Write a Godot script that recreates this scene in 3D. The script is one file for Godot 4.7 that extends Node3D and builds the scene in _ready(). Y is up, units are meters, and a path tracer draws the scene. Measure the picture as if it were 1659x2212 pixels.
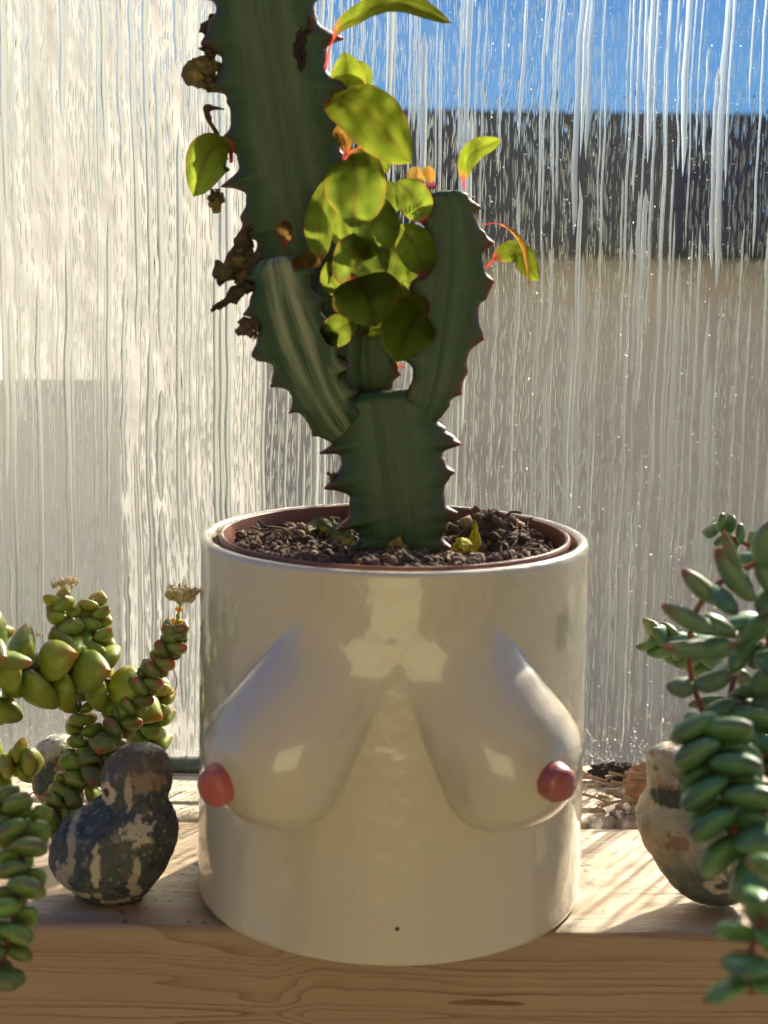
extends Node3D
# Units are metres, y up. The ledge top is y = 0, the planter stands round the y axis, the room is at +z.

const FOCAL := 3240.0            # of a picture 1659 wide and 2212 high
var cam: Camera3D
var rng := RandomNumberGenerator.new()
var noise := FastNoiseLite.new()

# ---------------------------------------------------------------- helpers
class Shape:
	var v := PackedVector3Array()
	var c := PackedColorArray()
	var t := PackedVector2Array()
	var i := PackedInt32Array()
	func add(p: Vector3, col := Color.WHITE, uv := Vector2.ZERO) -> int:
		v.append(p); c.append(col); t.append(uv)
		return v.size() - 1
	func tri(a: int, b: int, d: int) -> void:
		i.append(a); i.append(b); i.append(d)
	func quad(a: int, b: int, d: int, e: int) -> void:
		tri(a, b, d); tri(a, d, e)
	# rows of equal length laid out one after the other from index 'first'
	func grid(first: int, rows: int, cols: int, wrap := false) -> void:
		for r in rows - 1:
			for k in (cols if wrap else cols - 1):
				var a := first + r * cols + k
				var b := first + r * cols + (k + 1) % cols
				quad(a, b, b + cols, a + cols)
	func cap(first: int, cols: int, p: Vector3, col := Color.WHITE, back := false) -> void:
		var m := add(p, col)
		for k in cols:
			if back: tri(first + (k + 1) % cols, first + k, m)
			else: tri(first + k, first + (k + 1) % cols, m)
	func mesh(closed := true, flat := false, from := 0) -> ArrayMesh:
		if closed:
			var vol := 0.0
			for k in range(0, i.size(), 3):
				vol += v[i[k]].dot(v[i[k + 1]].cross(v[i[k + 2]]))
			if vol > 0.0:
				for k in range(0, i.size(), 3):
					var s := i[k + 1]; i[k + 1] = i[k + 2]; i[k + 2] = s
		if flat:
			var v2 := PackedVector3Array(); var c2 := PackedColorArray(); var t2 := PackedVector2Array(); var i2 := PackedInt32Array()
			for k in i.size():
				v2.append(v[i[k]]); c2.append(c[i[k]]); t2.append(t[i[k]]); i2.append(k)
			v = v2; c = c2; t = t2; i = i2
		var n := PackedVector3Array()
		n.resize(v.size())
		for k in range(0, i.size(), 3):
			var a := v[i[k]]
			var f := (v[i[k + 2]] - a).cross(v[i[k + 1]] - a)
			n[i[k]] += f; n[i[k + 1]] += f; n[i[k + 2]] += f
		for k in n.size():
			n[k] = n[k].normalized() if n[k].length_squared() > 1e-30 else Vector3.UP
		var arr := []
		arr.resize(Mesh.ARRAY_MAX)
		arr[Mesh.ARRAY_VERTEX] = v; arr[Mesh.ARRAY_NORMAL] = n; arr[Mesh.ARRAY_COLOR] = c; arr[Mesh.ARRAY_TEX_UV] = t; arr[Mesh.ARRAY_INDEX] = i
		var m := ArrayMesh.new()
		m.add_surface_from_arrays(Mesh.PRIMITIVE_TRIANGLES, arr)
		return m

# a picture point of the photograph as a place at depth z
func at(px: float, py: float, z: float) -> Vector3:
	var d := cam.basis * Vector3((px - 829.5) / FOCAL, -(py - 1106.0) / FOCAL, -1.0)
	return cam.position + d * ((z - cam.position.z) / d.z)

# metres per picture point there
func mpp(p: Vector3) -> float:
	return -(cam.transform.affine_inverse() * p).z / FOCAL

func put(called: String, m: Mesh, mat: Material, parent: Node = self) -> MeshInstance3D:
	var o := MeshInstance3D.new()
	o.name = called
	o.mesh = m
	o.material_override = mat
	if mat == null: o.material_override = null
	parent.add_child(o, true)
	if parent == self: number(o, called)
	return o

var used := {}
func number(o: Node, called: String) -> void:
	used[called] = used.get(called, -1) + 1
	if used[called] > 0: o.name = "%s_%03d" % [called, used[called]]

func thing(called: String, label: String, category: String, where := Vector3.ZERO, group := "") -> Node3D:
	var o := Node3D.new()
	o.name = called
	o.position = where
	add_child(o, true)
	number(o, called)
	return tag(o, label, category, group)

func tag(o: Node3D, label: String, category: String, group := "") -> Node3D:
	o.set_meta("label", label)
	o.set_meta("category", category)
	if group: o.set_meta("group", group)
	return o

func paint(col: Color, rough := 0.7, tinted := false) -> StandardMaterial3D:
	var m := StandardMaterial3D.new()
	m.albedo_color = col.linear_to_srgb()
	m.roughness = rough
	m.vertex_color_use_as_albedo = tinted
	return m

func noise_tex(size: int, freq: float, seed_: int, octaves := 4, kind := FastNoiseLite.TYPE_SIMPLEX_SMOOTH) -> NoiseTexture2D:
	var f := FastNoiseLite.new()
	f.seed = seed_; f.frequency = freq; f.noise_type = kind; f.fractal_octaves = octaves
	var t := NoiseTexture2D.new()
	t.width = size; t.height = size; t.seamless = true; t.noise = f
	return t

func bumpy(m: StandardMaterial3D, tex: Texture2D, per_metre: float, relief_cm: float) -> StandardMaterial3D:
	m.heightmap_enabled = true
	m.heightmap_texture = tex
	m.heightmap_scale = relief_cm
	m.uv1_triplanar = true
	m.uv1_scale = Vector3.ONE * per_metre
	return m

func n3(p: Vector3, f: float) -> float:
	return noise.get_noise_3d(p.x * f, p.y * f, p.z * f)

func mixc(a: Color, b: Color, k: float) -> Color:
	return a.lerp(b, clampf(k, 0.0, 1.0))

func spline(pts: Array, k: float) -> Vector3:
	var n := pts.size() - 1
	var s := clampf(k, 0.0, 1.0) * n
	var j := mini(int(s), n - 1)
	var p1: Vector3 = pts[j]
	var p2: Vector3 = pts[j + 1]
	var p0: Vector3 = pts[j - 1] if j > 0 else p1 * 2.0 - p2
	var p3: Vector3 = pts[j + 2] if j + 2 <= n else p2 * 2.0 - p1
	return p1.cubic_interpolate(p2, p0, p3, s - j)

# a round tube along points
func tube(s: Shape, pts: Array, r0: float, r1: float, rings := 10, cols := 7, col := Color.WHITE) -> void:
	var first := s.v.size()
	var side := Vector3.ZERO
	for j in rings:
		var k := j / float(rings - 1)
		var p := spline(pts, k)
		var d := (spline(pts, k + 0.01) - spline(pts, k - 0.01)).normalized()
		if side == Vector3.ZERO:
			side = d.cross(Vector3(0.31, 0.2, 0.93)).normalized()
		side = (side - d * side.dot(d)).normalized()
		var up := d.cross(side)
		var r := lerpf(r0, r1, k)
		for q in cols:
			var a := TAU * q / cols
			s.add(p + (side * cos(a) + up * sin(a)) * r, col)
	s.grid(first, rings, cols, true)
	s.cap(first, cols, spline(pts, 0.0), col, true)
	s.cap(first + (rings - 1) * cols, cols, spline(pts, 1.0), col)

# a turned shape: rows of (radius, height) round the y axis, closed on the axis at both ends
func lathe(rows: Array, cols: int) -> Shape:
	var s := Shape.new()
	for r in rows:
		for k in cols:
			var a := TAU * k / cols
			s.add(Vector3(r.x * sin(a), r.y, r.x * cos(a)))
	s.grid(0, rows.size(), cols, true)
	s.cap(0, cols, Vector3(0, rows[0].y, 0), Color.WHITE, true)
	s.cap((rows.size() - 1) * cols, cols, Vector3(0, rows[-1].y, 0))
	return s

func box(s: Shape, lo: Vector3, hi: Vector3, col := Color.WHITE) -> void:
	var k := []
	for n in 8:
		k.append(s.add(Vector3(hi.x if n & 1 else lo.x, hi.y if n & 2 else lo.y, hi.z if n & 4 else lo.z), col))
	for f in [[0, 1, 3, 2], [5, 4, 6, 7], [4, 0, 2, 6], [1, 5, 7, 3], [2, 3, 7, 6], [4, 5, 1, 0]]:
		s.quad(k[f[0]], k[f[1]], k[f[2]], k[f[3]])

# ---------------------------------------------------------------- the scene
func _ready() -> void:
	# camera
	cam = Camera3D.new()
	cam.name = "camera"
	cam.position = Vector3(-0.004, 0.2337, 0.54)
	cam.rotation = Vector3(deg_to_rad(-9.6), 0.0, deg_to_rad(0.9))
	cam.fov = rad_to_deg(2.0 * atan(1106.0 / FOCAL))
	cam.near = 0.02
	cam.far = 400.0
	add_child(cam)
	var lens := CameraAttributesPhysical.new()
	lens.frustum_focal_length = 12.0 * FOCAL / 1106.0
	lens.frustum_focus_distance = 0.61
	lens.frustum_near = 0.02
	lens.frustum_far = 400.0
	lens.exposure_aperture = 9.0
	cam.attributes = lens
	cam.fov = rad_to_deg(2.0 * atan(1106.0 / FOCAL))
	# sky
	var env := Environment.new()
	env.background_mode = Environment.BG_SKY
	env.tonemap_mode = Environment.TONE_MAPPER_LINEAR
	env.tonemap_exposure = 3.6
	env.sdfgi_enabled = true
	env.ssao_enabled = true
	env.ssil_enabled = true
	var sm := ProceduralSkyMaterial.new()
	sm.sky_top_color = Color(0.13, 0.34, 0.72)
	sm.sky_horizon_color = Color(0.44, 0.71, 0.93)
	sm.sky_curve = 0.2
	sm.ground_bottom_color = Color(0.35, 0.31, 0.25)
	sm.ground_horizon_color = Color(0.45, 0.42, 0.37)
	sm.sky_energy_multiplier = 0.56
	env.sky = Sky.new()
	env.sky.sky_material = sm
	var we := WorldEnvironment.new()
	we.environment = env
	add_child(we)
	# the sun, low behind the window and to the right
	var sun := DirectionalLight3D.new()
	sun.name = "sun"
	var az := deg_to_rad(33.0)
	var el := deg_to_rad(31.0)
	var to_sun := Vector3(sin(az) * cos(el), sin(el), -cos(az) * cos(el))
	sun.look_at_from_position(Vector3.ZERO, -to_sun, Vector3.UP)
	sun.light_energy = 1.6
	sun.light_angular_distance = 1.1
	sun.light_color = Color(1.0, 0.95, 0.86)
	sun.shadow_enabled = true
	add_child(sun)

	noise.seed = 5
	noise.frequency = 1.0
	noise.fractal_octaves = 3
	rng.seed = 20

	build_outside()
	build_window()
	build_ledge()
	build_planter()
	build_soil()
	build_cactus()
	build_stones()
	build_left_succulent()
	build_right_succulent()

# ---------------------------------------------------------------- outside, behind the glass, and the room side
func build_outside() -> void:
	var g := Shape.new()
	for k in [Vector3(-150, -1.0, -150), Vector3(150, -1.0, -150), Vector3(150, -1.0, 150), Vector3(-150, -1.0, 150)]:
		g.add(k)
	g.quad(0, 1, 2, 3)
	var gm := bumpy(paint(Color(0.105, 0.092, 0.068), 0.9), noise_tex(256, 0.05, 3), 0.8, 1.0)
	put("ground", g.mesh(false), gm).set_meta("kind", "structure")

	# low rendered building with a dark roof behind the window
	var b := thing("garden_outbuilding", "low beige rendered outbuilding with dark slate roof, seen through the glass", "building", Vector3(0.9, -1.0, -2.9))
	var s := Shape.new()
	box(s, Vector3(-2.4, 0.0, -1.6), Vector3(2.6, 1.27, 0.0))
	put("wall", s.mesh(true, true), bumpy(paint(Color(0.76, 0.69, 0.55), 0.9), noise_tex(256, 0.04, 8), 1.5, 0.4), b)
	s = Shape.new()
	for k in [-2.5, 2.7]:
		for p in [Vector2(1.24, 0.09), Vector2(1.27, 0.10), Vector2(1.58, -0.18), Vector2(1.30, -1.7), Vector2(1.24, -1.7)]:
			s.add(Vector3(k, p.x, p.y))
	for k in 5:
		s.quad(k, (k + 1) % 5, 5 + (k + 1) % 5, 5 + k)
	s.tri(0, 1, 2); s.tri(0, 2, 3); s.tri(0, 3, 4)
	s.tri(5, 7, 6); s.tri(5, 8, 7); s.tri(5, 9, 8)
	put("roof", s.mesh(true, true), bumpy(paint(Color(0.022, 0.028, 0.045), 0.8), noise_tex(256, 0.03, 12), 2.0, 0.5), b)

	# tall sunlit garden wall running away on the far side of the glass
	var w := thing("boundary_wall", "tall pale rendered garden wall in sunlight, seen through the streaked glass", "wall", Vector3(-0.32, -1.0, -0.69))
	w.rotation.y = deg_to_rad(-8.5)
	s = Shape.new()
	box(s, Vector3(-0.2, 0.0, -0.93), Vector3(0.0, 2.6, 0.4))
	put("wall", s.mesh(true, true), bumpy(paint(Color(0.32, 0.31, 0.285), 0.9), noise_tex(256, 0.03, 9), 1.2, 0.6), w)
	s = Shape.new()
	box(s, Vector3(-0.24, 2.603, -0.97), Vector3(0.04, 2.67, 0.44))
	put("coping", s.mesh(true, true), paint(Color(0.4, 0.37, 0.32), 0.9), w)

	# short white post before that wall
	var c := thing("white_post", "short square white painted post before the pale garden wall, low behind the glass", "post", Vector3(-0.268, -1.0, -0.66))
	c.rotation.y = deg_to_rad(10.4)
	s = Shape.new()
	for k in [-0.05, 0.05]:
		for q in [Vector2(0.0, 0.05), Vector2(1.138, 0.05), Vector2(1.09, -0.05), Vector2(0.0, -0.05)]:
			s.add(Vector3(k, q.x, q.y))
	s.quad(0, 1, 2, 3); s.quad(7, 6, 5, 4); s.quad(0, 4, 5, 1); s.quad(1, 5, 6, 2); s.quad(2, 6, 7, 3); s.quad(3, 7, 4, 0)
	put("shaft", s.mesh(true, true), paint(Color(0.82, 0.84, 0.86), 0.6), c)

	# added wall, unseen behind the camera, to fill the shade with warm light
	var hw := thing("added_fill_wall", "added dull brown wall facing the window, unseen, for warm fill light", "wall", Vector3(0, -1.0, 2.6))
	s = Shape.new()
	box(s, Vector3(-5.0, 0.0, 0.0), Vector3(5.0, 5.0, 0.3))
	put("wall", s.mesh(true, true), paint(Color(0.075, 0.055, 0.036), 0.9), hw)

	# added pale yellow panel, unseen, for the glaze of the planter to mirror
	s = Shape.new()
	box(s, Vector3(-0.62, 0.44, -0.04), Vector3(0.62, 1.75, -0.003))
	put("added_panel", s.mesh(true, true), paint(Color(0.52, 0.50, 0.29), 0.7), hw)

func glass_lens(s: Shape, x0: float, y0: float, y1: float, half: float, high: float, rings: int, z: float, cols := 5) -> void:
	# a drawn-out drop of solid glass on the pane: flat back, bulging front, tapering at both ends
	var first := s.v.size()
	var n := cols + 2
	for j in rings:
		var k := j / float(rings - 1)
		var y := lerpf(y0, y1, k)
		var taper := clampf(minf(k, 1.0 - k) * (rings - 1) * 0.9, 0.06, 1.0)
		var cx := x0 + wander(x0, y)
		var hw := half * taper * (1.0 + 0.35 * noise.get_noise_2d(x0 * 900.0, y * 160.0))
		var hh := high * taper * (1.0 + 0.5 * noise.get_noise_2d(x0 * 700.0 + 50.0, y * 240.0))
		var lean := 0.35 * noise.get_noise_2d(x0 * 500.0 + 9.0, y * 90.0)
		for q in cols:
			var u := q / float(cols - 1) * 2.0 - 1.0
			s.add(Vector3(cx + u * hw, y, z + hh * (1.0 - u * u) * (1.0 + lean * u)))
		s.add(Vector3(cx + hw, y, z - 0.00006))
		s.add(Vector3(cx - hw, y, z - 0.00006))
	s.grid(first, rings, n, true)
	for e in [first, first + (rings - 1) * n]:
		for q in range(1, n - 1):
			if e == first: s.tri(e, e + q + 1, e + q)
			else: s.tri(e, e + q, e + q + 1)

func wander(x: float, y: float) -> float:
	return 0.0022 * noise.get_noise_2d(x * 9.0 + 3.0, y * 5.0) + 0.0007 * noise.get_noise_2d(x * 40.0, y * 26.0) + 0.00035 * noise.get_noise_2d(x * 300.0, y * 85.0)

func build_window() -> void:
	var w := thing("window", "obscured garden window of rippled glass above a weathered wooden rail", "window", Vector3(0, 0, -0.12))
	# the pane
	var s: Shape
	var pane := StandardMaterial3D.new()
	pane.albedo_color = Color(0.95, 1.0, 0.97, 0.04)
	pane.transparency = BaseMaterial3D.TRANSPARENCY_ALPHA
	pane.roughness = 0.03
	pane.metallic_specular = 0.3
	var sheet := Shape.new()
	for p in [Vector3(-0.55, 0.0, 0), Vector3(0.55, 0.0, 0), Vector3(0.55, 0.85, 0), Vector3(-0.55, 0.85, 0)]:
		sheet.add(p)
	sheet.quad(0, 1, 2, 3)
	put("pane", sheet.mesh(false), pane, w)
	# the relief that was rolled into it
	s = Shape.new()
	var thick := Shape.new()
	var z := 0.0004
	var x := -0.30
	rng.seed = 77
	while x < 0.30:
		var seen := absf(x) < 0.215
		var pick := rng.randf()
		if pick < 0.40:
			x += rng.randf_range(0.00015, 0.0006)          # smooth glass
		elif pick < 0.60:
			var half := rng.randf_range(0.00030, 0.00065) if pick < 0.545 else rng.randf_range(0.0008, 0.0016)
			x += half
			var y := 0.004 + rng.randf() * 0.03
			while y < 0.56:
				var long := rng.randf_range(0.03, 0.24)
				glass_lens(thick, x, y, minf(y + long, 0.6), half, half * rng.randf_range(0.18, 0.5), 18, z, 7)
				y += long + rng.randf_range(0.0, 0.05)
			x += half + 0.0001
		else:
			var half := rng.randf_range(0.0002, 0.00036)
			x += half
			var y := 0.004 + rng.randf() * 0.006
			while y < 0.56:
				var long := rng.randf_range(0.004, 0.014) * (1.0 if seen else 4.0)
				glass_lens(s, x + rng.randf_range(-0.0001, 0.0001), y, y + long, half, half * rng.randf_range(0.08, 0.6), 5, z, 5)
				y += long + rng.randf_range(0.0, 0.006) * (1.0 if seen else 3.0)
			x += half + 0.0001
	var solid := StandardMaterial3D.new()
	solid.albedo_color = Color(0.97, 1.0, 0.98, 0.0)
	solid.refraction_enabled = true
	solid.refraction_scale = 0.05
	solid.roughness = 0.05
	solid.metallic_specular = 0.35
	var rel := put("glass_relief", s.mesh(true), solid, w)
	rel.set_meta("kind", "stuff")
	var frosted := solid.duplicate()
	frosted.roughness = 0.33
	put("glass_ridges", thick.mesh(true), frosted, w).set_meta("kind", "stuff")

# ---------------------------------------------------------------- the timber the planter stands on, and the rail behind it
func build_ledge() -> void:
	# pine: growth lines on the front, sanded and weathered grain on the top; one picture for both, laid along the profile
	var w := 1152
	var h := 560
	var img := Image.create(w, h, false, Image.FORMAT_RGB8)
	var hgt := Image.create(w, h, false, Image.FORMAT_RGB8)
	var f := FastNoiseLite.new()
	f.seed = 4; f.frequency = 1.0; f.fractal_octaves = 2
	var span := 0.62
	var tall := 0.172                              # 0.102 of top, 0.07 of front
	for py in h:
		var v := py / float(h) * tall
		var front := v > 0.0995
		for px in w:
			var x := px / float(w) * span - span * 0.5
			var fine := f.get_noise_2d(x * 60.0, v * 2600.0)
			var c: Color
			var hh := 0.6
			if front:
				var y := v - 0.1
				var kx := (x + 0.034) / 0.017
				var swirl := exp(-kx * kx) * sin(kx * 2.1) * 0.0042 + exp(-pow((x + 0.005) / 0.02, 2.0)) * 0.0022 - exp(-pow((x + 0.06) / 0.02, 2.0)) * 0.0015
				var g := (y + swirl + 0.0035 * f.get_noise_2d(x * 5.0, y * 14.0) + 0.0007 * f.get_noise_2d(x * 26.0, y * 120.0)) * 235.0
				g += 0.9 * f.get_noise_2d(x * 1.5 + 7.0, y * 30.0) + 2.2 * f.get_noise_2d(x * 0.6 + 2.0, y * 75.0)
				var ring := g - floorf(g)
				var late := pow(ring, 3.4) * (1.0 - smoothstep(0.93, 1.0, ring))
				late *= 0.55 + 0.45 * f.get_noise_2d(x * 9.0, floorf(g) * 3.7)
				c = Color(0.33, 0.228, 0.137).lerp(Color(0.16, 0.07, 0.028), clampf(late * 1.7, 0.0, 1.0))
				c = c.lerp(Color(0.275, 0.185, 0.108), 0.22 + 0.4 * f.get_noise_2d(x * 12.0, y * 40.0))
				c *= 1.0 + 0.10 * fine
				hh = 0.6 - 0.1 * late + 0.06 * fine
			else:
				var g := v + 0.002 * f.get_noise_2d(x * 6.0, v * 30.0)
				var line := f.get_noise_2d(x * 7.0, g * 900.0)
				c = Color(0.345, 0.255, 0.16).lerp(Color(0.285, 0.195, 0.115), 0.5 + 0.8 * f.get_noise_2d(x * 9.0, v * 110.0))
				c = c.lerp(Color(0.38, 0.335, 0.26), clampf(f.get_noise_2d(x * 14.0 + 4.0, v * 40.0) * 1.2, 0.0, 0.7))
				c *= 1.0 + 0.16 * line + 0.1 * fine
				var crack := absf(f.get_noise_2d(x * 5.0 + 30.0, g * 260.0))
				var along := clampf(f.get_noise_2d(x * 16.0, g * 50.0) * 3.0 + 0.2, 0.0, 1.0)
				if crack < 0.035 and along > 0.3:
					c = c.lerp(Color(0.09, 0.065, 0.04), along * (1.0 - crack / 0.035) * 0.9)
					hh -= 0.4 * along
				var dirt := f.get_noise_2d(x * 180.0, v * 180.0) + 0.6 * f.get_noise_2d(x * 30.0, v * 30.0)
				if dirt > 0.62: c = c.lerp(Color(0.08, 0.06, 0.045), clampf((dirt - 0.62) * 5.0, 0.0, 0.85))
				hh += 0.18 * line + 0.1 * fine
			img.set_pixel(px, py, c.linear_to_srgb())
			hgt.set_pixel(px, py, Color(hh, hh, hh))
	var m := StandardMaterial3D.new()
	m.albedo_texture = ImageTexture.create_from_image(img)
	m.heightmap_enabled = true
	m.heightmap_texture = ImageTexture.create_from_image(hgt)
	m.heightmap_scale = 0.05
	m.roughness = 0.62
	m.texture_repeat = false
	# profile from the back, over the top, round the front edge and down
	var prof := [Vector2(-0.059, -0.088), Vector2(-0.059, -0.004), Vector2(-0.0583, -0.0012), Vector2(-0.056, 0.0)]
	for k in 9: prof.append(Vector2(-0.056 + 0.096 * (k + 1) / 9.0, 0.0))
	for k in 6:
		var a := PI * 0.5 * (k + 1) / 6.0
		prof.append(Vector2(0.040 + 0.003 * sin(a), -0.003 + 0.003 * cos(a)))
	prof.append(Vector2(0.043, -0.03)); prof.append(Vector2(0.043, -0.07)); prof.append(Vector2(0.043, -0.0881)); prof.append(Vector2(-0.059, -0.088))
	var s := Shape.new()
	var xs := 90
	for j in xs:
		var x := lerpf(-0.3, 0.3, j / float(xs - 1))
		for p in prof:
			var dz := 0.0006 * noise.get_noise_2d(x * 22.0, p.y * 30.0 + 4.0) if p.x > 0.035 or p.x < -0.05 else 0.0
			var dy := 0.0003 * noise.get_noise_2d(x * 30.0, p.x * 20.0) if p.y > -0.001 and p.x > -0.05 else 0.0
			var vv := 0.0
			if p.x > 0.0425: vv = 0.1035 - p.y - 0.003
			elif p.y <= -0.004: vv = 0.0
			else: vv = p.x + 0.0585 + (0.0 - p.y) * 0.6
			s.add(Vector3(x, minf(p.y + dy, 0.0004), p.x + dz), Color.WHITE, Vector2(x / span + 0.5, clampf(vv / tall, 0.0, 1.0)))
	s.grid(0, xs, prof.size())
	var ledge := put("wooden_ledge", s.mesh(true), m)
	tag(ledge, "thick pine timber ledge under the pot, front face with brown growth lines, top weathered pale", "ledge")

	# weathered rail of the window: strips with cracks between them, rotten and painted darker for shade on the right
	var win := get_node("window")
	var dz0 := 0.12
	s = Shape.new()
	var rows := [Vector2(-0.0605, -0.03), Vector2(-0.0608, -0.003), Vector2(-0.0622, -0.0006), Vector2(-0.066, 0.0), Vector2(-0.070, 0.0001), Vector2(-0.074, 0.0001), Vector2(-0.077, -0.0004), Vector2(-0.0778, -0.004), Vector2(-0.0784, -0.004),
		Vector2(-0.0790, 0.0002), Vector2(-0.081, 0.0004), Vector2(-0.085, 0.0005), Vector2(-0.090, 0.0005), Vector2(-0.094, 0.0006), Vector2(-0.098, 0.0006), Vector2(-0.102, 0.0007), Vector2(-0.106, 0.0007), Vector2(-0.1105, 0.0007), Vector2(-0.1112, 0.0003), Vector2(-0.1120, 0.0009), Vector2(-0.114, 0.0012), Vector2(-0.118, 0.0012), Vector2(-0.122, 0.0013), Vector2(-0.127, 0.0014), Vector2(-0.134, 0.0014), Vector2(-0.136, -0.03)]
	var cols := 700
	for r in rows:
		for k in cols:
			var x := lerpf(-0.3, 0.3, k / float(cols - 1))
			var rot_shade := smoothstep(0.075, 0.10, x)
			var y: float = r.y
			var z: float = r.x
			var fib := noise.get_noise_3d(x * 24.0, r.x * 900.0, 2.0)
			var lump := noise.get_noise_3d(x * 160.0, r.x * 420.0, 7.0)
			var low := noise.get_noise_3d(x * 55.0, r.x * 60.0, 11.0)
			if r.y > -0.02:
				y += 0.0006 * fib + (0.0003 + 0.0016 * rot_shade) * lump - rot_shade * maxf(0.0, low) * 0.009 - rot_shade * 0.001
				z += 0.0006 * noise.get_noise_2d(x * 40.0, r.x * 300.0) + rot_shade * 0.0022 * lump
			var c := mixc(Color(0.50, 0.45, 0.36), Color(0.30, 0.24, 0.17), 0.5 + fib * 1.4)
			c = mixc(c, Color(0.19, 0.125, 0.085), rot_shade * (0.75 + lump))
			c = mixc(c, Color(0.05, 0.04, 0.035), rot_shade * clampf(low * 2.2, 0.0, 1.0) + clampf(lump - 0.45, 0.0, 0.4))  # shade painted into the hollows of the rot
			s.add(Vector3(x, y, z + dz0), c)
	s.grid(0, rows.size(), cols)
	put("bottom_rail", s.mesh(false), bumpy(paint(Color.WHITE, 0.9, true), noise_tex(256, 0.04, 31), 60.0, 0.03), win)
	# dark green glazing strip along the foot of the pane
	s = Shape.new()
	var ring := 8
	cols = 160
	for k in cols:
		var x := lerpf(-0.3, 0.06, k / float(cols - 1))
		for q in ring:
			var a := TAU * q / ring
			var r := 0.0042 + 0.0004 * noise.get_noise_2d(x * 60.0, q * 2.0)
			s.add(Vector3(x, 0.0038 + r * sin(a), 0.0036 + r * 0.8 * cos(a)), mixc(Color(0.035, 0.06, 0.05), Color(0.12, 0.14, 0.11), 0.3 + noise.get_noise_2d(x * 130.0, q * 5.0)))
	s.grid(0, cols, ring, true)
	s.cap(0, ring, Vector3(-0.3, 0.0038, 0.0036), Color.WHITE, true)
	s.cap((cols - 1) * ring, ring, Vector3(0.06, 0.0038, 0.0036), Color(0.04, 0.06, 0.05))
	put("glazing_strip", s.mesh(true), paint(Color.WHITE, 0.7, true), win)
	# a knot that stands out of the rotten part, splinters round it, a clod of dirt by the pane
	s = Shape.new()
	var kp := at(1392, 1700, -0.083) + Vector3(0, 0, dz0)
	for r in 15:
		for q in 18:
			var b := PI * r / 14.0
			var a := TAU * q / 18.0
			var d := Vector3(sin(b) * cos(a), cos(b), sin(b) * sin(a))
			var rough := 1.0 + 0.28 * n3(d, 2.6)
			s.add(kp + Vector3(d.x * 0.0085, d.y * 0.011, d.z * 0.006) * rough, mixc(Color(0.34, 0.17, 0.09), Color(0.16, 0.08, 0.05), 0.5 + n3(d, 4.0) * 1.6))
	s.grid(0, 15, 18, true)
	put("knot", s.mesh(true), bumpy(paint(Color.WHITE, 0.85, true), noise_tex(128, 0.06, 5), 90.0, 0.06), win)
	rng.seed = 12
	var wood := paint(Color(0.24, 0.17, 0.115), 0.9)
	for k in 26:
		s = Shape.new()
		var p := at(rng.randf_range(1268, 1400), rng.randf_range(1672, 1768), 0.0)
		p = at(1268 + (k * 37) % 130, 1670 + (k * 53) % 100, -0.074 - 0.004 * (k % 4)) + Vector3(0, 0, dz0)
		var half := rng.randf_range(0.002, 0.006)
		var dir := Vector3(1.0, rng.randf_range(-0.35, 0.35), rng.randf_range(-0.25, 0.25)).normalized()
		tube(s, [p - dir * half, p + Vector3(0, rng.randf_range(-0.0006, 0.0006), 0), p + dir * half], rng.randf_range(0.0007, 0.0014), 0.0003, 5, 5)
		put("splinter", s.mesh(true, true), wood, win)
	s = Shape.new()
	var dp := at(1330, 1668, -0.116) + Vector3(0, 0, dz0)
	for r in 17:
		for q in 30:
			var b := PI * r / 16.0
			var a := TAU * q / 30.0
			var d := Vector3(sin(b) * cos(a), cos(b), sin(b) * sin(a))
			s.add(dp + Vector3(d.x * 0.0115, d.y * 0.0042, d.z * 0.004) * (1.0 + 0.5 * n3(d, 5.0)), mixc(Color(0.045, 0.03, 0.025), Color(0.02, 0.016, 0.014), 0.5 + n3(d, 6.0)))
	s.grid(0, 17, 30, true)
	var clod := put("dirt_clod", s.mesh(true), paint(Color.WHITE, 0.95, true), self)
	clod.position = Vector3(0, 0, -dz0)
	tag(clod, "dark crumbly clod of dirt on the rotten rail at the foot of the pane", "dirt")

	# dust and cobweb on the glass, thick along its foot, partly as sun glitter
	var speck := Shape.new()
	for p in [Vector3(1, 0.1, 0), Vector3(-0.9, 0.3, 0.2), Vector3(0.1, -1, 0.1), Vector3(0, 0.7, -0.4)]: speck.add(p)
	speck.tri(0, 1, 2); speck.tri(0, 2, 3); speck.tri(1, 3, 2); speck.tri(0, 3, 1)
	var mm := MultiMesh.new()
	mm.transform_format = MultiMesh.TRANSFORM_3D
	mm.mesh = speck.mesh(true, true)
	var put_at := []
	rng.seed = 99
	while put_at.size() < 20000:
		var x := rng.randf_range(-0.2, 0.22)
		var y := 0.003 + 0.36 * rng.randf()
		if rng.randf() < 0.22: y = 0.002 + 0.014 * absf(rng.randfn())
		var want := 0.18 + 0.82 * smoothstep(-0.02, 0.12, x)
		want *= 0.12 + 2.4 * maxf(0.0, noise.get_noise_2d(x * 150.0, y * 2.5) - 0.08) + 0.8 * maxf(0.0, noise.get_noise_2d(x * 26.0, y * 12.0))  # extra dust in upright bands imitates sun glitter
		if y < 0.03: want += 0.5
		if rng.randf() > want: continue
		var r := 0.00009 + 0.0004 * pow(rng.randf(), 5.0)
		var b := Basis.from_euler(Vector3(rng.randf() * TAU, rng.randf() * TAU, rng.randf() * TAU)).scaled_local(Vector3(r * (1.0 + 2.0 * rng.randf() * rng.randf()), r, r))
		put_at.append(Transform3D(b, Vector3(x, y, 0.0013 + rng.randf() * 0.0006)))
	mm.instance_count = put_at.size()
	for k in put_at.size(): mm.set_instance_transform(k, put_at[k])
	var dust_glitter := MultiMeshInstance3D.new()
	dust_glitter.name = "dust_glitter"
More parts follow.
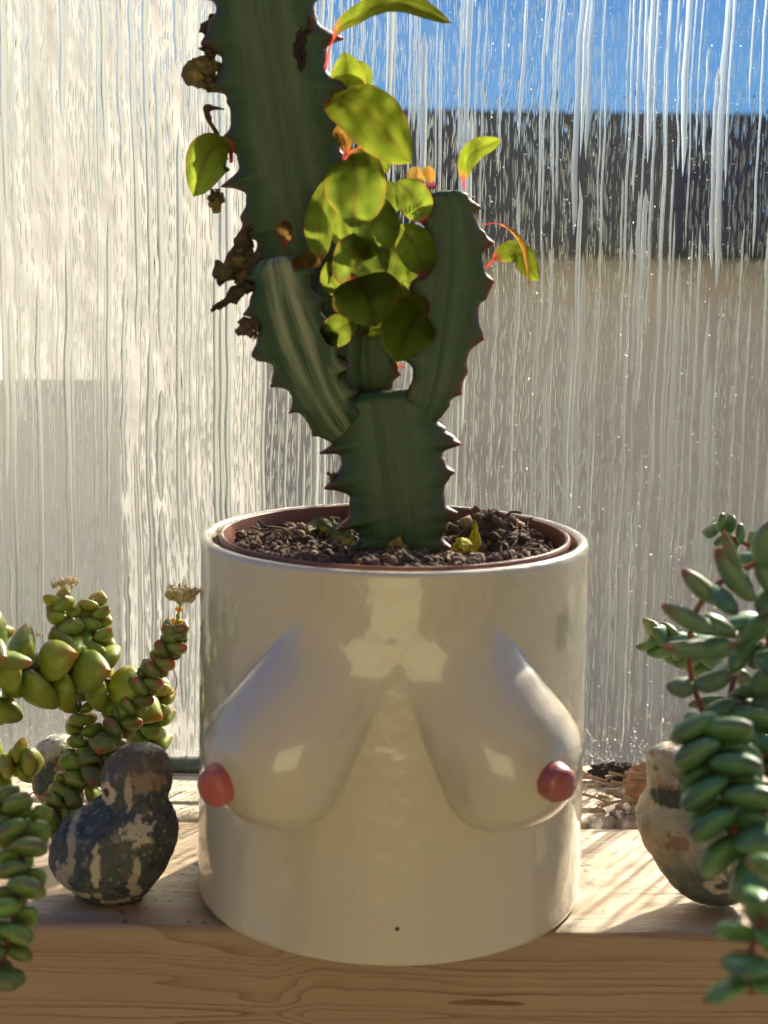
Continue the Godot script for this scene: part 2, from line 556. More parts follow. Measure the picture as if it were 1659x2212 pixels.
	dust_glitter.multimesh = mm
	var dm := paint(Color(0.75, 0.72, 0.64), 0.9)
	dm.backlight_enabled = true
	dm.backlight = Color(1, 1, 1)
	dust_glitter.material_override = dm
	win.add_child(dust_glitter, true)
	dust_glitter.set_meta("kind", "stuff")
	s = Shape.new()
	for k in 260:
		var p := Vector3(rng.randf_range(-0.16, 0.2), 0.002 + 0.008 * absf(rng.randfn()), rng.randf_range(0.002, 0.006))
		if p.x < 0.06 and rng.randf() < 0.55: continue
		var e := p + Vector3(rng.randf_range(-1, 1), rng.randf_range(-0.6, 0.9), rng.randf_range(-0.3, 0.3)).normalized() * rng.randf_range(0.001, 0.006)
		tube(s, [p, p.lerp(e, 0.5) + Vector3(0, rng.randf_range(-0.001, 0.001), 0), e], 0.00009, 0.00005, 4, 4)
	put("cobweb", s.mesh(true), dm, win).set_meta("kind", "stuff")

# ---------------------------------------------------------------- the glazed planter and the pot inside it
const POT_H := 0.1346

func bust(sgn: float, a: Vector2, b: Vector2, ra: float, rb: float, s: float, y: float) -> float:
	var p := Vector2(s, y)
	var ab := b - a
	var k := clampf((p - a).dot(ab) / ab.length_squared(), -0.4, 1.0)
	var r := lerpf(ra, rb, maxf(k, 0.0))
	var q := p.distance_to(a + ab * k) / r
	if q >= 1.0: return 0.0
	var high := 0.0235 * pow(smoothstep(-0.42, 0.95, k), 1.25)
	return high * pow(1.0 - q * q, lerpf(1.25, 0.6, smoothstep(-0.1, 0.45, k)))

func pot_radius(a: float, y: float) -> float:
	var r := lerpf(0.0722, 0.0705, y / POT_H)
	var s := a * 0.0715
	var l := bust(-1.0, Vector2(-0.0200, 0.104), Vector2(-0.0405, 0.0705), 0.0195, 0.0258, s, y)
	var q := bust(1.0, Vector2(0.0215, 0.104), Vector2(0.0412, 0.0705), 0.0195, 0.0256, s, y)
	var both := maxf(l, q) + 0.25 * minf(l, q)
	return r + both + 0.0002 * noise.get_noise_3d(sin(a) * 3.0, cos(a) * 3.0, y * 40.0)

func build_planter() -> void:
	var glaze := bumpy(paint(Color(0.51, 0.46, 0.338), 0.3), noise_tex(512, 0.012, 41, 3), 16.0, 0.035)
	glaze.clearcoat_enabled = true
	glaze.clearcoat = 1.0
	glaze.clearcoat_roughness = 0.05
	var pot := thing("ceramic_planter", "round cream glazed ceramic pot with a moulded bust and two red knobs", "plant pot")
	var s := Shape.new()
	var cols := 560
	var rows := []                       # (inset from the outside, height)
	for k in 5: rows.append(Vector2(0.0028 * (1.0 - sin(PI * 0.5 * k / 4.0)), 0.0028 * (1.0 - cos(PI * 0.5 * k / 4.0))))
	for k in 190: rows.append(Vector2(0.0, lerpf(0.0034, POT_H - 0.0022, k / 189.0)))
	for k in 9:
		var a := PI * (k + 1) / 10.0
		rows.append(Vector2(0.0021 * (1.0 - cos(a)) if a < PI * 0.5 else 0.0021 + 0.0021 * -cos(a), POT_H - 0.0021 + 0.0021 * sin(a)))
	rows.append(Vector2(0.0046, POT_H - 0.0035)); rows.append(Vector2(0.0052, POT_H - 0.012)); rows.append(Vector2(0.0054, 0.06)); rows.append(Vector2(0.0056, 0.012))
	for r in rows:
		for k in cols:
			var a := TAU * k / cols
			var b := wrapf(a, -PI, PI)
			var rad := lerpf(0.0722, 0.0705, r.y / POT_H) if r.x > 0.0043 else pot_radius(b, r.y)
			rad -= r.x
			s.add(Vector3(sin(a) * rad, r.y, cos(a) * rad))
	s.grid(0, rows.size(), cols, true)
	s.cap(0, cols, Vector3.ZERO, Color.WHITE, true)
	s.cap((rows.size() - 1) * cols, cols, Vector3(0, 0.012, 0))
	put("body", s.mesh(true), glaze, pot)
	# the two painted knobs
	for side in [-1, 1]:
		var a := -0.64 if side < 0 else 0.58
		var y := 0.0648 if side < 0 else 0.0690
		var p := func(aa: float, yy: float) -> Vector3: return Vector3(sin(aa), 0, cos(aa)) * pot_radius(aa, yy) + Vector3(0, yy, 0)
		var o: Vector3 = p.call(a, y)
		var n: Vector3 = (p.call(a, y + 0.003) - p.call(a, y - 0.003)).cross(p.call(a - 0.04, y) - p.call(a + 0.04, y)).normalized()
		if n.dot(o) < 0.0: n = -n
		n = (n * 0.5 + Vector3(sin(a * 0.6), -0.05, cos(a * 0.6)) * 0.8).normalized()
		var u := n.cross(Vector3.UP).normalized()
		var w := u.cross(n)
		s = Shape.new()
		var kr := 0.0062
		var prof := [Vector2(1.06, -0.5), Vector2(1.05, 0.0), Vector2(1.03, 0.25), Vector2(1.0, 0.5), Vector2(0.97, 0.75), Vector2(0.9, 0.95), Vector2(0.76, 1.13), Vector2(0.55, 1.26), Vector2(0.3, 1.33), Vector2(0.1, 1.35)]
		for r in prof:
			for k in 36:
				var t := TAU * k / 36.0
				var rr: float = kr * r.x * (1.0 + 0.045 * noise.get_noise_3d(cos(t) * 1.6, sin(t) * 1.6, r.y * 1.3 + side * 3.0))
				s.add(o + u * rr * cos(t) + w * rr * sin(t) * (1.08 if side < 0 else 1.0) + n * (r.y * kr * 0.78))
		s.grid(0, prof.size(), 36, true)
		s.cap(0, 36, o - n * kr * 0.5, Color.WHITE, true)
		s.cap((prof.size() - 1) * 36, 36, o + n * kr * 1.06)
		var red := bumpy(paint(Color(0.40, 0.095, 0.070) if side < 0 else Color(0.29, 0.058, 0.045), 0.42 if side < 0 else 0.16), noise_tex(128, 0.03, 6), 60.0, 0.02)
		red.clearcoat_enabled = side > 0
		red.clearcoat = 0.8
		var knob := put("knob", s.mesh(true), red, pot)
		knob.set_meta("label", "matt brick red painted knob" if side < 0 else "glossy dark red painted knob")
	# a speck of iron in the glaze
	s = Shape.new()
	var sp := Vector3(sin(0.035), 0, cos(0.035)) * (pot_radius(0.035, 0.014) - 0.0001) + Vector3(0, 0.0142, 0)
	for r in 7:
		for q in 12:
			var b := PI * r / 6.0
			s.add(sp + Vector3(sin(b) * cos(TAU * q / 12.0), cos(b), sin(b) * sin(TAU * q / 12.0) * 0.4) * 0.00085)
	s.grid(0, 7, 12, true)
	put("glaze_speck", s.mesh(true), paint(Color(0.02, 0.018, 0.016), 0.5), pot)

	# the brown plastic pot that sits in it
	var l := lathe([Vector2(0.050, 0.0125), Vector2(0.0625, POT_H - 0.006), Vector2(0.0636, POT_H - 0.0028), Vector2(0.0641, POT_H + 0.0006 - 0.0016), Vector2(0.0637, POT_H + 0.0018 - 0.0016), Vector2(0.0632, POT_H + 0.0022 - 0.0016), Vector2(0.0626, POT_H + 0.0016 - 0.0016), Vector2(0.0622, POT_H), Vector2(0.0619, POT_H - 0.004), Vector2(0.0608, POT_H - 0.02), Vector2(0.048, 0.016)], 140)
	var brown := bumpy(paint(Color(0.15, 0.055, 0.036), 0.5), noise_tex(128, 0.05, 16), 30.0, 0.012)
	tag(put("nursery_pot", l.mesh(true), brown), "thin red-brown plastic nursery pot sunk into the cream planter, its lip showing", "plant pot")

func soil_height(x: float, z: float) -> float:
	var r := sqrt(x * x + z * z)
	var y := POT_H - 0.0055 + 0.0028 * smoothstep(0.0, 0.058, z) - 0.0015 * smoothstep(0.02, 0.06, -z)
	y += 0.0035 * noise.get_noise_2d(x * 24.0, z * 24.0) + 0.0016 * noise.get_noise_2d(x * 90.0, z * 90.0) + 0.0007 * noise.get_noise_2d(x * 260.0, z * 260.0)
	# a hump with a hollow in front of it, right of the stem
	var d := Vector2(x - 0.036, z + 0.020)
	y += 0.0105 * exp(-d.length_squared() / (0.0145 * 0.0145))
	d = Vector2(x - 0.034, z - 0.004)
	y -= 0.0060 * exp(-d.length_squared() / (0.013 * 0.013))
	return minf(y, POT_H - 0.001 + 0.003 * smoothstep(0.06, 0.045, r)) if r > 0.045 else y

func build_soil() -> void:
	var soil := thing("potting_soil", "dark fibrous potting soil filling the brown nursery pot", "soil")
	soil.set_meta("kind", "stuff")
	var s := Shape.new()
	var rows := 64
	var cols := 200
	for r in rows:
		for k in cols:
			var a := TAU * k / cols
			var rad := 0.0613 * pow((r + 0.3) / (rows - 0.7), 0.8)
			var x := rad * sin(a)
			var z := rad * cos(a)
			var y := soil_height(x, z)
			s.add(Vector3(x, y, z), mixc(Color(0.025, 0.015, 0.011), Color(0.065, 0.038, 0.024), 0.5 + noise.get_noise_2d(x * 120.0, z * 120.0)))
	s.grid(0, rows, cols, true)
	put("bed", s.mesh(false), bumpy(paint(Color.WHITE, 0.95, true), noise_tex(256, 0.05, 61), 50.0, 0.12), soil).set_meta("kind", "stuff")
	# crumbs and bits of bark
	var mats := paint(Color.WHITE, 0.95, true)
	for kind in 2:
		var c := Shape.new()
		if kind == 0:
			for r in 6:
				for q in 8:
					var b := PI * r / 5.0
					var a := TAU * q / 8.0
					var d := Vector3(sin(b) * cos(a), cos(b), sin(b) * sin(a))
					c.add(d * (1.0 + 0.55 * n3(d, 2.2)))
			c.grid(0, 6, 8, true)
		else:
			tube(c, [Vector3(-3.2, 0, 0), Vector3(-1, 0.9, 0.3), Vector3(1, 0.2, -0.5), Vector3(3.2, 1.0, 0.2)], 0.34, 0.16, 7, 5)
		var mm := MultiMesh.new()
		mm.transform_format = MultiMesh.TRANSFORM_3D
		mm.use_colors = true
		mm.mesh = c.mesh(true)
		mm.instance_count = 1900 if kind == 0 else 620
		rng.seed = 300 + kind
		for k in mm.instance_count:
			var a := rng.randf() * TAU
			var rad := 0.0598 * sqrt(rng.randf())
			var x := rad * sin(a)
			var z := rad * cos(a)
			var size := rng.randf_range(0.0004, 0.0011) + 0.0017 * pow(rng.randf(), 6.0)
			if kind == 0 and k < 70: size = rng.randf_range(0.0016, 0.0031)
			var e := Vector3(rng.randf() * TAU, rng.randf() * TAU, rng.randf() * TAU) if kind == 0 else Vector3(rng.randf_range(-0.5, 0.5), rng.randf() * TAU, rng.randf_range(-0.5, 0.5))
			var y := soil_height(x, z) + size * (0.15 if kind == 0 else 0.5)
			mm.set_instance_transform(k, Transform3D(Basis.from_euler(e).scaled_local(Vector3.ONE * (size if kind == 0 else size * 0.75)), Vector3(x, y, z)))
			var t := rng.randf()
			mm.set_instance_color(k, Color(0.035, 0.022, 0.016).lerp(Color(0.21, 0.125, 0.075), t * t))
		var o := MultiMeshInstance3D.new()
		o.name = "crumbs" if kind == 0 else "fibres"
		o.multimesh = mm
		o.material_override = mats
		soil.add_child(o, true)
		o.set_meta("kind", "stuff")

# ---------------------------------------------------------------- the three-angled spurge
# A stem with winged angles: pts is its axis, each entry of 'radii' the reach of the angles there, 'turns' the directions of the
# angles round the axis (0 = towards the room, positive = to the right), teeth stand along their edges.
func stem(parent: Node, called: String, pts: Array, radii: Array, turns: Array, reach: Array, mat: Material, seed_: int, pale := 0.15, step := 0.0115, green := Color(0.035, 0.085, 0.028)) -> MeshInstance3D:
	var s := Shape.new()
	var total := 0.0
	for k in 60: total += spline(pts, k / 60.0).distance_to(spline(pts, (k + 1) / 60.0))
	var rows := int(total / 0.0007) + 2
	var cols := 96
	var r_ := RandomNumberGenerator.new()
	r_.seed = seed_
	var phase := []
	for t in turns: phase.append(r_.randf() * step)
	for j in rows:
		var k := j / float(rows - 1)
		var p := spline(pts, k)
		var d := (spline(pts, minf(k + 0.02, 1.0)) - spline(pts, maxf(k - 0.02, 0.0))).normalized()
		var front := (Vector3(0, 0, 1) - d * d.z).normalized()
		var right := d.cross(front)
		if right.x < 0.0: right = -right
		var m := k * (radii.size() - 1)
		var mi := mini(int(m), radii.size() - 2)
		var rad := lerpf(radii[mi], radii[mi + 1], m - mi)
		rad *= 1.0 - 0.35 * pow(clampf(1.0 - (1.0 - k) * total / 0.0035, 0.0, 1.0), 2.0) - 0.5 * pow(clampf(1.0 - k * total / 0.008, 0.0, 1.0), 2.0)
		for q in cols:
			var a := TAU * q / cols
			var near := 9.0
			var which := 0
			for t in turns.size():
				var da := absf(wrapf(a - turns[t], -PI, PI))
				if da < near:
					near = da; which = t
			# the gap to the neighbouring angle decides how wide this wing's flank is
			var side := signf(wrapf(a - turns[which], -PI, PI))
			var gap := 9.0
			for t in turns.size():
				if t == which: continue
				var g := wrapf(turns[t] - turns[which], -PI, PI) * side
				if g < 0.0: g += TAU
				gap = minf(gap, g)
			var u := clampf(near / (gap * 0.5), 0.0, 1.0)     # 0 on the edge, 1 in the middle of the flank
			var along: float = fposmod(k * total + phase[which] + step * 0.35 * noise.get_noise_2d(k * total * 70.0, which * 5.0 + seed_), step) / step
			var bump_ := 1.0 + 0.6 * noise.get_noise_2d(floorf((k * total + phase[which]) / step) * 3.7, seed_ + which)
			var tooth := pow(1.0 - absf(along * 2.0 - 1.0), 1.8) * bump_ * (1.0 if reach[which] > 0.7 or seed_ == 12 else 0.0)
			var out: float = rad * reach[which] * (1.02 + 0.03 * noise.get_noise_2d(k * total * 200.0, which * 9.0 + seed_))
			# a flat flank between two edges, a little hollow, never thinner than the core
			var flat := out * cos(gap * 0.5) / maxf(cos(near - gap * 0.5), 0.05) if gap < 3.0 else 0.0
			flat *= 1.0 - 0.16 * sin(PI * minf(u, 1.0)) 
			var inn: float = rad * 0.36
			var wing := out * pow(1.0 - u, 1.3)
			flat = maxf(flat, wing)
			var rr := (flat + inn + sqrt((flat - inn) * (flat - inn) + 0.03 * rad * rad)) * 0.5
			rr = lerpf(rr, out, pow(1.0 - u, 14.0))
			rr += rad * (0.42 * tooth - 0.15) * pow(1.0 - u, 7.0)
			var sag := -0.10 * rad * tooth * pow(1.0 - u, 7.0)
			var pos := p + (front * cos(a) + right * sin(a)) * rr + d * sag
			var streak := noise.get_noise_3d(a * 2.2 + seed_, k * total * 26.0, 1.0) + 0.5 * noise.get_noise_3d(a * 7.0, k * total * 60.0, 5.0)
			var c := mixc(green, green * 1.5, 0.5 + streak * 0.5)
			c = mixc(c, Color(0.26, 0.31, 0.20), clampf((1.0 - absf(u - 0.62) * 2.6) + streak * 0.9, 0.0, 1.0) * pale * 1.7)
			c = mixc(c, Color(0.05, 0.02, 0.016), smoothstep(0.16, 0.02, u) * (0.65 + 0.3 * tooth) * (1.0 if reach[which] > 0.7 else 0.0))
			s.add(pos, c)
	s.grid(0, rows, cols, true)
	s.cap(0, cols, spline(pts, 0.0), green, true)
	var top := spline(pts, 1.0)
	s.cap((rows - 1) * cols, cols, top + (top - spline(pts, 0.97)).normalized() * radii[-1] * 0.05, Color(0.08, 0.05, 0.03))
	return put(called, s.mesh(true), mat, parent)

# a leaf along a curve of points; 'facing' is roughly the way its upper side looks, 'fold' how much it is folded along the midrib
func leaf(parent: Node, called: String, pts: Array, half: float, facing: Vector3, fold: float, col: Color, mat: Material, stalk := 0.10, tipness := 0.75, curl := 0.0, seed_ := 0) -> MeshInstance3D:
	var s := Shape.new()
	var rows := 26
	var cols := 13
	for side in 1:
		for j in rows:
			var k := j / float(rows - 1)
			var p := spline(pts, k)
			var d := (spline(pts, minf(k + 0.03, 1.0)) - spline(pts, maxf(k - 0.03, 0.0))).normalized()
			var x := d.cross(facing).normalized()
			var n := x.cross(d)
			var blade := clampf((k - stalk) / (1.0 - stalk), 0.0, 1.0)
			var w := half * maxf(0.085, pow(sin(PI * pow(blade, 1.25)), tipness))
			if j == rows - 1: w = half * 0.02
			for q in cols:
				var u := q / float(cols - 1) * 2.0 - 1.0
				var lift := fold * absf(u) * w - curl * u * u * w * blade
				lift += w * 0.10 * noise.get_noise_3d(p.x * 160.0 + seed_, p.y * 160.0, u * 1.5)
				var thick := 0.0004 * exp(-u * u * 60.0) * (1.0 - k)
				var pos := p + x * u * w + n * (lift + (thick if side == 0 else -thick))
				var c := mixc(col, col * 0.75, 0.5 + 0.8 * noise.get_noise_3d(pos.x * 220.0, pos.y * 220.0, seed_))
				c = mixc(c, Color(col.r * 0.62, col.g * 0.42, col.b * 0.6), exp(-u * u * 60.0) * 0.8)
				c = mixc(c, Color(0.34, 0.075, 0.05), smoothstep(0.93, 1.0, absf(u)) * 0.35)
				c = mixc(c, Color(0.42, 0.05, 0.075), 1.0 - smoothstep(stalk, stalk + 0.22, k))
				s.add(pos, c)
	s.grid(0, rows, cols)
	return put(called, s.mesh(false), mat, parent)

# a dry crumpled leaf
func dry_leaf(parent: Node, called: String, pts: Array, half: float, seed_: int, col: Color, mat: Material, curl := 1.2) -> MeshInstance3D:
	var s := Shape.new()
	var rows := 22
	var cols := 11
	for j in rows:
		var k := j / float(rows - 1)
		var p := spline(pts, k)
		var d := (spline(pts, minf(k + 0.04, 1.0)) - spline(pts, maxf(k - 0.04, 0.0))).normalized()
		var x := d.cross(Vector3(0.2, 0.1, 1.0)).normalized()
		var n := x.cross(d)
		var w := half * maxf(0.12, pow(sin(PI * pow(k, 0.9)), 0.8)) * (1.0 + 0.7 * noise.get_noise_2d(k * 4.0, seed_ * 3.0))
		for q in cols:
			var u := q / float(cols - 1) * 2.0 - 1.0
			var a := u * curl * (1.0 + 0.8 * noise.get_noise_2d(k * 3.0 + 20.0, seed_))
			var pos := p + (x * sin(a) + n * (cos(a) - 1.0)) * w / maxf(curl, 0.6) * 1.3
			pos += Vector3(noise.get_noise_3d(k * 5.0, u * 2.0, seed_), noise.get_noise_3d(k * 5.0, u * 2.0, seed_ + 7.0), noise.get_noise_3d(k * 5.0, u * 2.0, seed_ + 13.0)) * half * 0.55
			s.add(pos, mixc(col, col * 0.35, 0.5 + noise.get_noise_3d(k * 4.0, u * 2.0, seed_ + 30.0)))
	s.grid(0, rows, cols)
	return put(called, s.mesh(false), mat, parent)

func build_cactus() -> void:
	var t := thing("three_angled_spurge", "tall dark green spurge with toothed angular stems and oval leaves, growing in the cream pot", "succulent plant", Vector3.ZERO)
	var skin := paint(Color.WHITE, 0.5, true)
	skin.subsurf_scatter_enabled = true
	skin.subsurf_scatter_strength = 0.08
	bumpy(skin, noise_tex(256, 0.05, 71), 40.0, 0.012)
	var P := func(x: float, y: float, z: float) -> Vector3: return at(x, y, z)
	var green := Color(0.021, 0.056, 0.020)
	var u := 0.000172                     # metres to a picture point about there
	# main trunk
	stem(t, "trunk", [P.call(868, 1240, 0.004), P.call(862, 1120, 0.003), P.call(842, 980, 0.0), P.call(828, 846, -0.002)],
		[80 * u, 97 * u, 112 * u, 118 * u, 110 * u], [-1.5, 1.42, 3.1], [1.0, 1.06, 0.9], skin, 3, 0.02, 0.0125, green)
	# the tall one on the left, behind the short one
	stem(t, "stem", [P.call(775, 905, -0.020), P.call(735, 760, -0.020), P.call(668, 520, -0.015), P.call(610, 240, -0.010), P.call(560, -90, -0.006)],
		[70 * u, 108 * u, 118 * u, 124 * u, 122 * u, 112 * u], [-1.45, 1.5, 3.2], [1.0, 0.95, 1.0], skin, 5, 0.05, 0.0135, green)
	# short pale marbled one at the front left
	stem(t, "stem", [P.call(770, 965, -0.004), P.call(712, 880, 0.006), P.call(672, 790, 0.011), P.call(625, 660, 0.014), P.call(600, 556, 0.014)],
		[30 * u, 60 * u, 66 * u, 84 * u, 68 * u, 58 * u], [-1.7, 1.35, 2.9], [1.05, 0.9, 0.8], skin, 8, 0.45, 0.0118, green)
	# the right arm
	stem(t, "stem", [P.call(915, 905, 0.004), P.call(936, 790, 0.003), P.call(958, 620, 0.0), P.call(966, 500, 0.0), P.call(962, 413, 0.0)],
		[40 * u, 66 * u, 88 * u, 88 * u, 68 * u, 50 * u], [-1.25, 1.55, 3.4], [0.72, 1.0, 0.8], skin, 12, 0.03, 0.0142, green)
	# two short dark ones in the middle
	stem(t, "stem", [P.call(742, 890, -0.008), P.call(735, 760, -0.006), P.call(728, 640, -0.006), P.call(722, 565, -0.006)],
		[40 * u, 58 * u, 55 * u, 40 * u], [-1.2, 1.7, 3.1], [0.9, 1.0, 0.9], skin, 14, 0.05, 0.011, green)
	stem(t, "stem", [P.call(808, 870, -0.010), P.call(805, 780, -0.008), P.call(798, 690, -0.008), P.call(795, 560, -0.012)],
		[40 * u, 55 * u, 52 * u, 42 * u], [-1.6, 1.4, 3.0], [1.0, 1.0, 0.8], skin, 17, 0.03, 0.011, green)

	var lm := paint(Color.WHITE, 0.34, true)
	lm.backlight_enabled = true
	lm.backlight = Color(1.35, 1.35, 1.05)
	var yel := Color(0.20, 0.25, 0.036)
	var grn := Color(0.16, 0.21, 0.038)
	var olv := Color(0.16, 0.21, 0.038)
	var drk := Color(0.13, 0.17, 0.04)  # shade on the central leaves, put into their green
	var org := Color(0.42, 0.22, 0.07)
	# [points..., half width in picture points, colour, facing, fold, stalk, curl]
	var F := Vector3(0, 0.1, 1)
	var list := [
		[[[703, 152, 0.004], [716, 96, 0.008], [748, 52, 0.012], [855, 8, 0.016], [975, 50, 0.014]], 44, yel, Vector3(-0.1, 0.75, 0.65), 0.25, 0.30, 0.1],
		[[[722, 262, -0.002], [716, 222, 0.008], [752, 214, 0.018], [820, 270, 0.024], [888, 352, 0.022]], 74, yel, Vector3(0.3, 0.35, 0.9), 0.12, 0.22, 0.25],
		[[[722, 285, -0.010], [736, 230, -0.010], [750, 180, -0.008], [745, 112, -0.006]], 42, yel, Vector3(0.25, 0.0, 1), 0.2, 0.10, 0.1],
		[[[718, 260, -0.014], [742, 190, -0.014], [772, 160, -0.014], [800, 188, -0.012]], 30, grn, Vector3(0, 0.3, 1), 0.2, 0.1, 0.1],
		[[[704, 160, -0.012], [678, 150, -0.012], [668, 116, -0.012], [692, 78, -0.012]], 34, olv, F, 0.2, 0.1, 0.2],
		[[[742, 345, 0.004], [745, 318, 0.003], [738, 290, 0.000], [734, 268, 0.0]], 22, org, Vector3(0.3, 0, 1), 0.3, 0.15, 0.0],
		[[[760, 330, -0.014], [790, 325, -0.014], [815, 345, -0.012], [838, 372, -0.010]], 34, yel, F, 0.1, 0.1, 0.1],
		[[[742, 352, 0.010], [756, 340, 0.020], [766, 370, 0.030], [766, 440, 0.033], [758, 492, 0.028]], 66, grn, Vector3(0, 0.2, 1), 0.10, 0.10, 0.35],
		[[[690, 570, 0.016], [690, 540, 0.018], [692, 470, 0.020], [706, 386, 0.014]], 34, olv, Vector3(-0.35, 0.1, 1), 0.3, 0.12, 0.2],
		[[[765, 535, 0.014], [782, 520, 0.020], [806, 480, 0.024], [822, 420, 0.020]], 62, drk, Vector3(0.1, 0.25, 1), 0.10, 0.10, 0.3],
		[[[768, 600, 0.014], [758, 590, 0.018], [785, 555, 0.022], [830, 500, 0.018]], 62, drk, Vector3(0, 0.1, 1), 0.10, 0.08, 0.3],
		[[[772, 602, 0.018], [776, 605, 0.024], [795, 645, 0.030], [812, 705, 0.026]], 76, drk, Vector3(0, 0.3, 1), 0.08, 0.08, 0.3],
		[[[922, 690, 0.010], [912, 672, 0.020], [880, 715, 0.026], [856, 782, 0.022]], 60, grn, Vector3(0.15, 0.25, 1), 0.10, 0.08, 0.3],
		[[[918, 482, 0.004], [912, 464, 0.008], [890, 425, 0.010], [858, 390, 0.008]], 38, grn, F, 0.15, 0.12, 0.2],
		[[[908, 610, 0.004], [912, 580, 0.010], [895, 530, 0.014], [860, 486, 0.012]], 42, grn, F, 0.15, 0.14, 0.2],
		[[[1003, 410, 0.002], [1003, 380, 0.004], [1024, 330, 0.006], [1082, 302, 0.006]], 26, yel, Vector3(-0.5, 0.2, 0.9), 0.35, 0.22, 0.1],
		[[[1042, 486, 0.002], [1080, 486, 0.008], [1122, 530, 0.012], [1142, 620, 0.010]], 15, org, Vector3(0.75, 0.5, 0.4), 0.8, 0.30, 0.4],
		[[[1050, 580, 0.001], [1075, 556, 0.000], [1120, 548, -0.002], [1164, 606, -0.004]], 32, yel, Vector3(0.0, 0.6, 0.8), 0.2, 0.22, 0.3],
		[[[500, 352, -0.006], [494, 318, 0.002], [452, 330, 0.008], [418, 425, 0.006]], 52, olv, Vector3(0.1, 0.35, 1), -0.35, 0.15, 0.3],
		[[[618, 540, 0.022], [616, 520, 0.023], [613, 495, 0.024], [612, 474, 0.023]], 19, Color(0.16, 0.09, 0.045), F, 0.2, 0.2, 0.1],
		[[[636, 588, 0.022], [640, 572, 0.026], [665, 562, 0.028], [694, 572, 0.026]], 17, Color(0.20, 0.115, 0.05), F, 0.3, 0.15, 0.1],
		[[[704, 760, 0.014], [708, 735, 0.018], [735, 710, 0.020], [772, 690, 0.018]], 34, grn, F, 0.15, 0.1, 0.2],
		[[[770, 725, 0.006], [790, 722, 0.006], [812, 712, 0.005], [850, 700, 0.004]], 20, yel, Vector3(0, 0.7, 0.6), 0.2, 0.1, 0.1],
		[[[849, 596, -0.004], [862, 590, -0.006], [882, 600, -0.008], [898, 622, -0.008]], 20, yel, F, 0.15, 0.1, 0.2],
		[[[925, 405, -0.004], [908, 398, -0.004], [898, 380, -0.004], [905, 360, -0.004]], 21, Color(0.42, 0.26, 0.10), F, 0.25, 0.12, 0.2],
		[[[932, 408, -0.010], [930, 392, -0.010], [926, 374, -0.010], [915, 362, -0.010]], 14, org, F, 0.25, 0.2, 0.2],
		[[[826, 442, -0.010], [848, 438, -0.010], [866, 436, -0.010], [884, 446, -0.010]], 18, yel, F, 0.2, 0.1, 0.1],
		[[[716, 850, 0.010], [714, 820, 0.012], [722, 795, 0.014], [745, 770, 0.012]], 28, grn, F, 0.2, 0.1, 0.2],
		[[[876, 795, -0.012], [860, 790, -0.012], [848, 792, -0.012], [836, 806, -0.012]], 14, yel, F, 0.2, 0.2, 0.2],
		[[[760, 560, -0.002], [752, 530, 0.002], [742, 490, 0.004], [738, 440, 0.002]], 32, grn, Vector3(-0.2, 0, 1), 0.2, 0.1, 0.2],
		[[[830, 620, 0.002], [845, 600, 0.006], [858, 560, 0.008], [850, 500, 0.006]], 36, grn, Vector3(0.4, 0, 1), 0.2, 0.1, 0.2],
		[[[835, 470, -0.004], [842, 450, -0.002], [848, 425, -0.002], [838, 390, -0.004]], 28, grn, Vector3(0.3, 0, 1), 0.2, 0.1, 0.2],
		[[[845, 700, 0.004], [858, 690, 0.008], [868, 660, 0.010], [862, 610, 0.008]], 34, grn, Vector3(0.5, 0.1, 1), 0.2, 0.1, 0.2],
		[[[742, 650, 0.004], [730, 630, 0.008], [716, 600, 0.010], [712, 560, 0.008]], 26, grn, Vector3(-0.3, 0.1, 1), 0.2, 0.1, 0.2],
	]
	var idx := 0
	for e in list:
		var pts := []
		for p in e[0]: pts.append(at(p[0], p[1], p[2]))
		leaf(t, "leaf", pts, e[1] * mpp(pts[-1]), e[3], e[4], e[2], lm, e[5], 0.62, e[6], idx * 11)
		idx += 1
	# the young leaves at the tip of the right arm
	for k in 6:
		var b := at(926 + k * 3, 408, -0.004 + 0.001 * k)
		var s := Shape.new()
		tube(s, [b, b + Vector3(0.0002 * (k - 3), 0.0014, 0.0006), b + Vector3(0.0006 * (k - 3), 0.0028 - 0.0003 * (k % 3), 0.0004)], 0.0004, 0.00012, 5, 5)
		put("bud", s.mesh(true), paint(Color(0.5, 0.07, 0.10), 0.5), t)
	# dry curled leaves that still hang on the left edge, and one on the right
	var dm := paint(Color.WHITE, 0.8, true)
	dm.backlight_enabled = true
	dm.backlight = Color(0.5, 0.45, 0.3)
	var brown := Color(0.11, 0.075, 0.035)
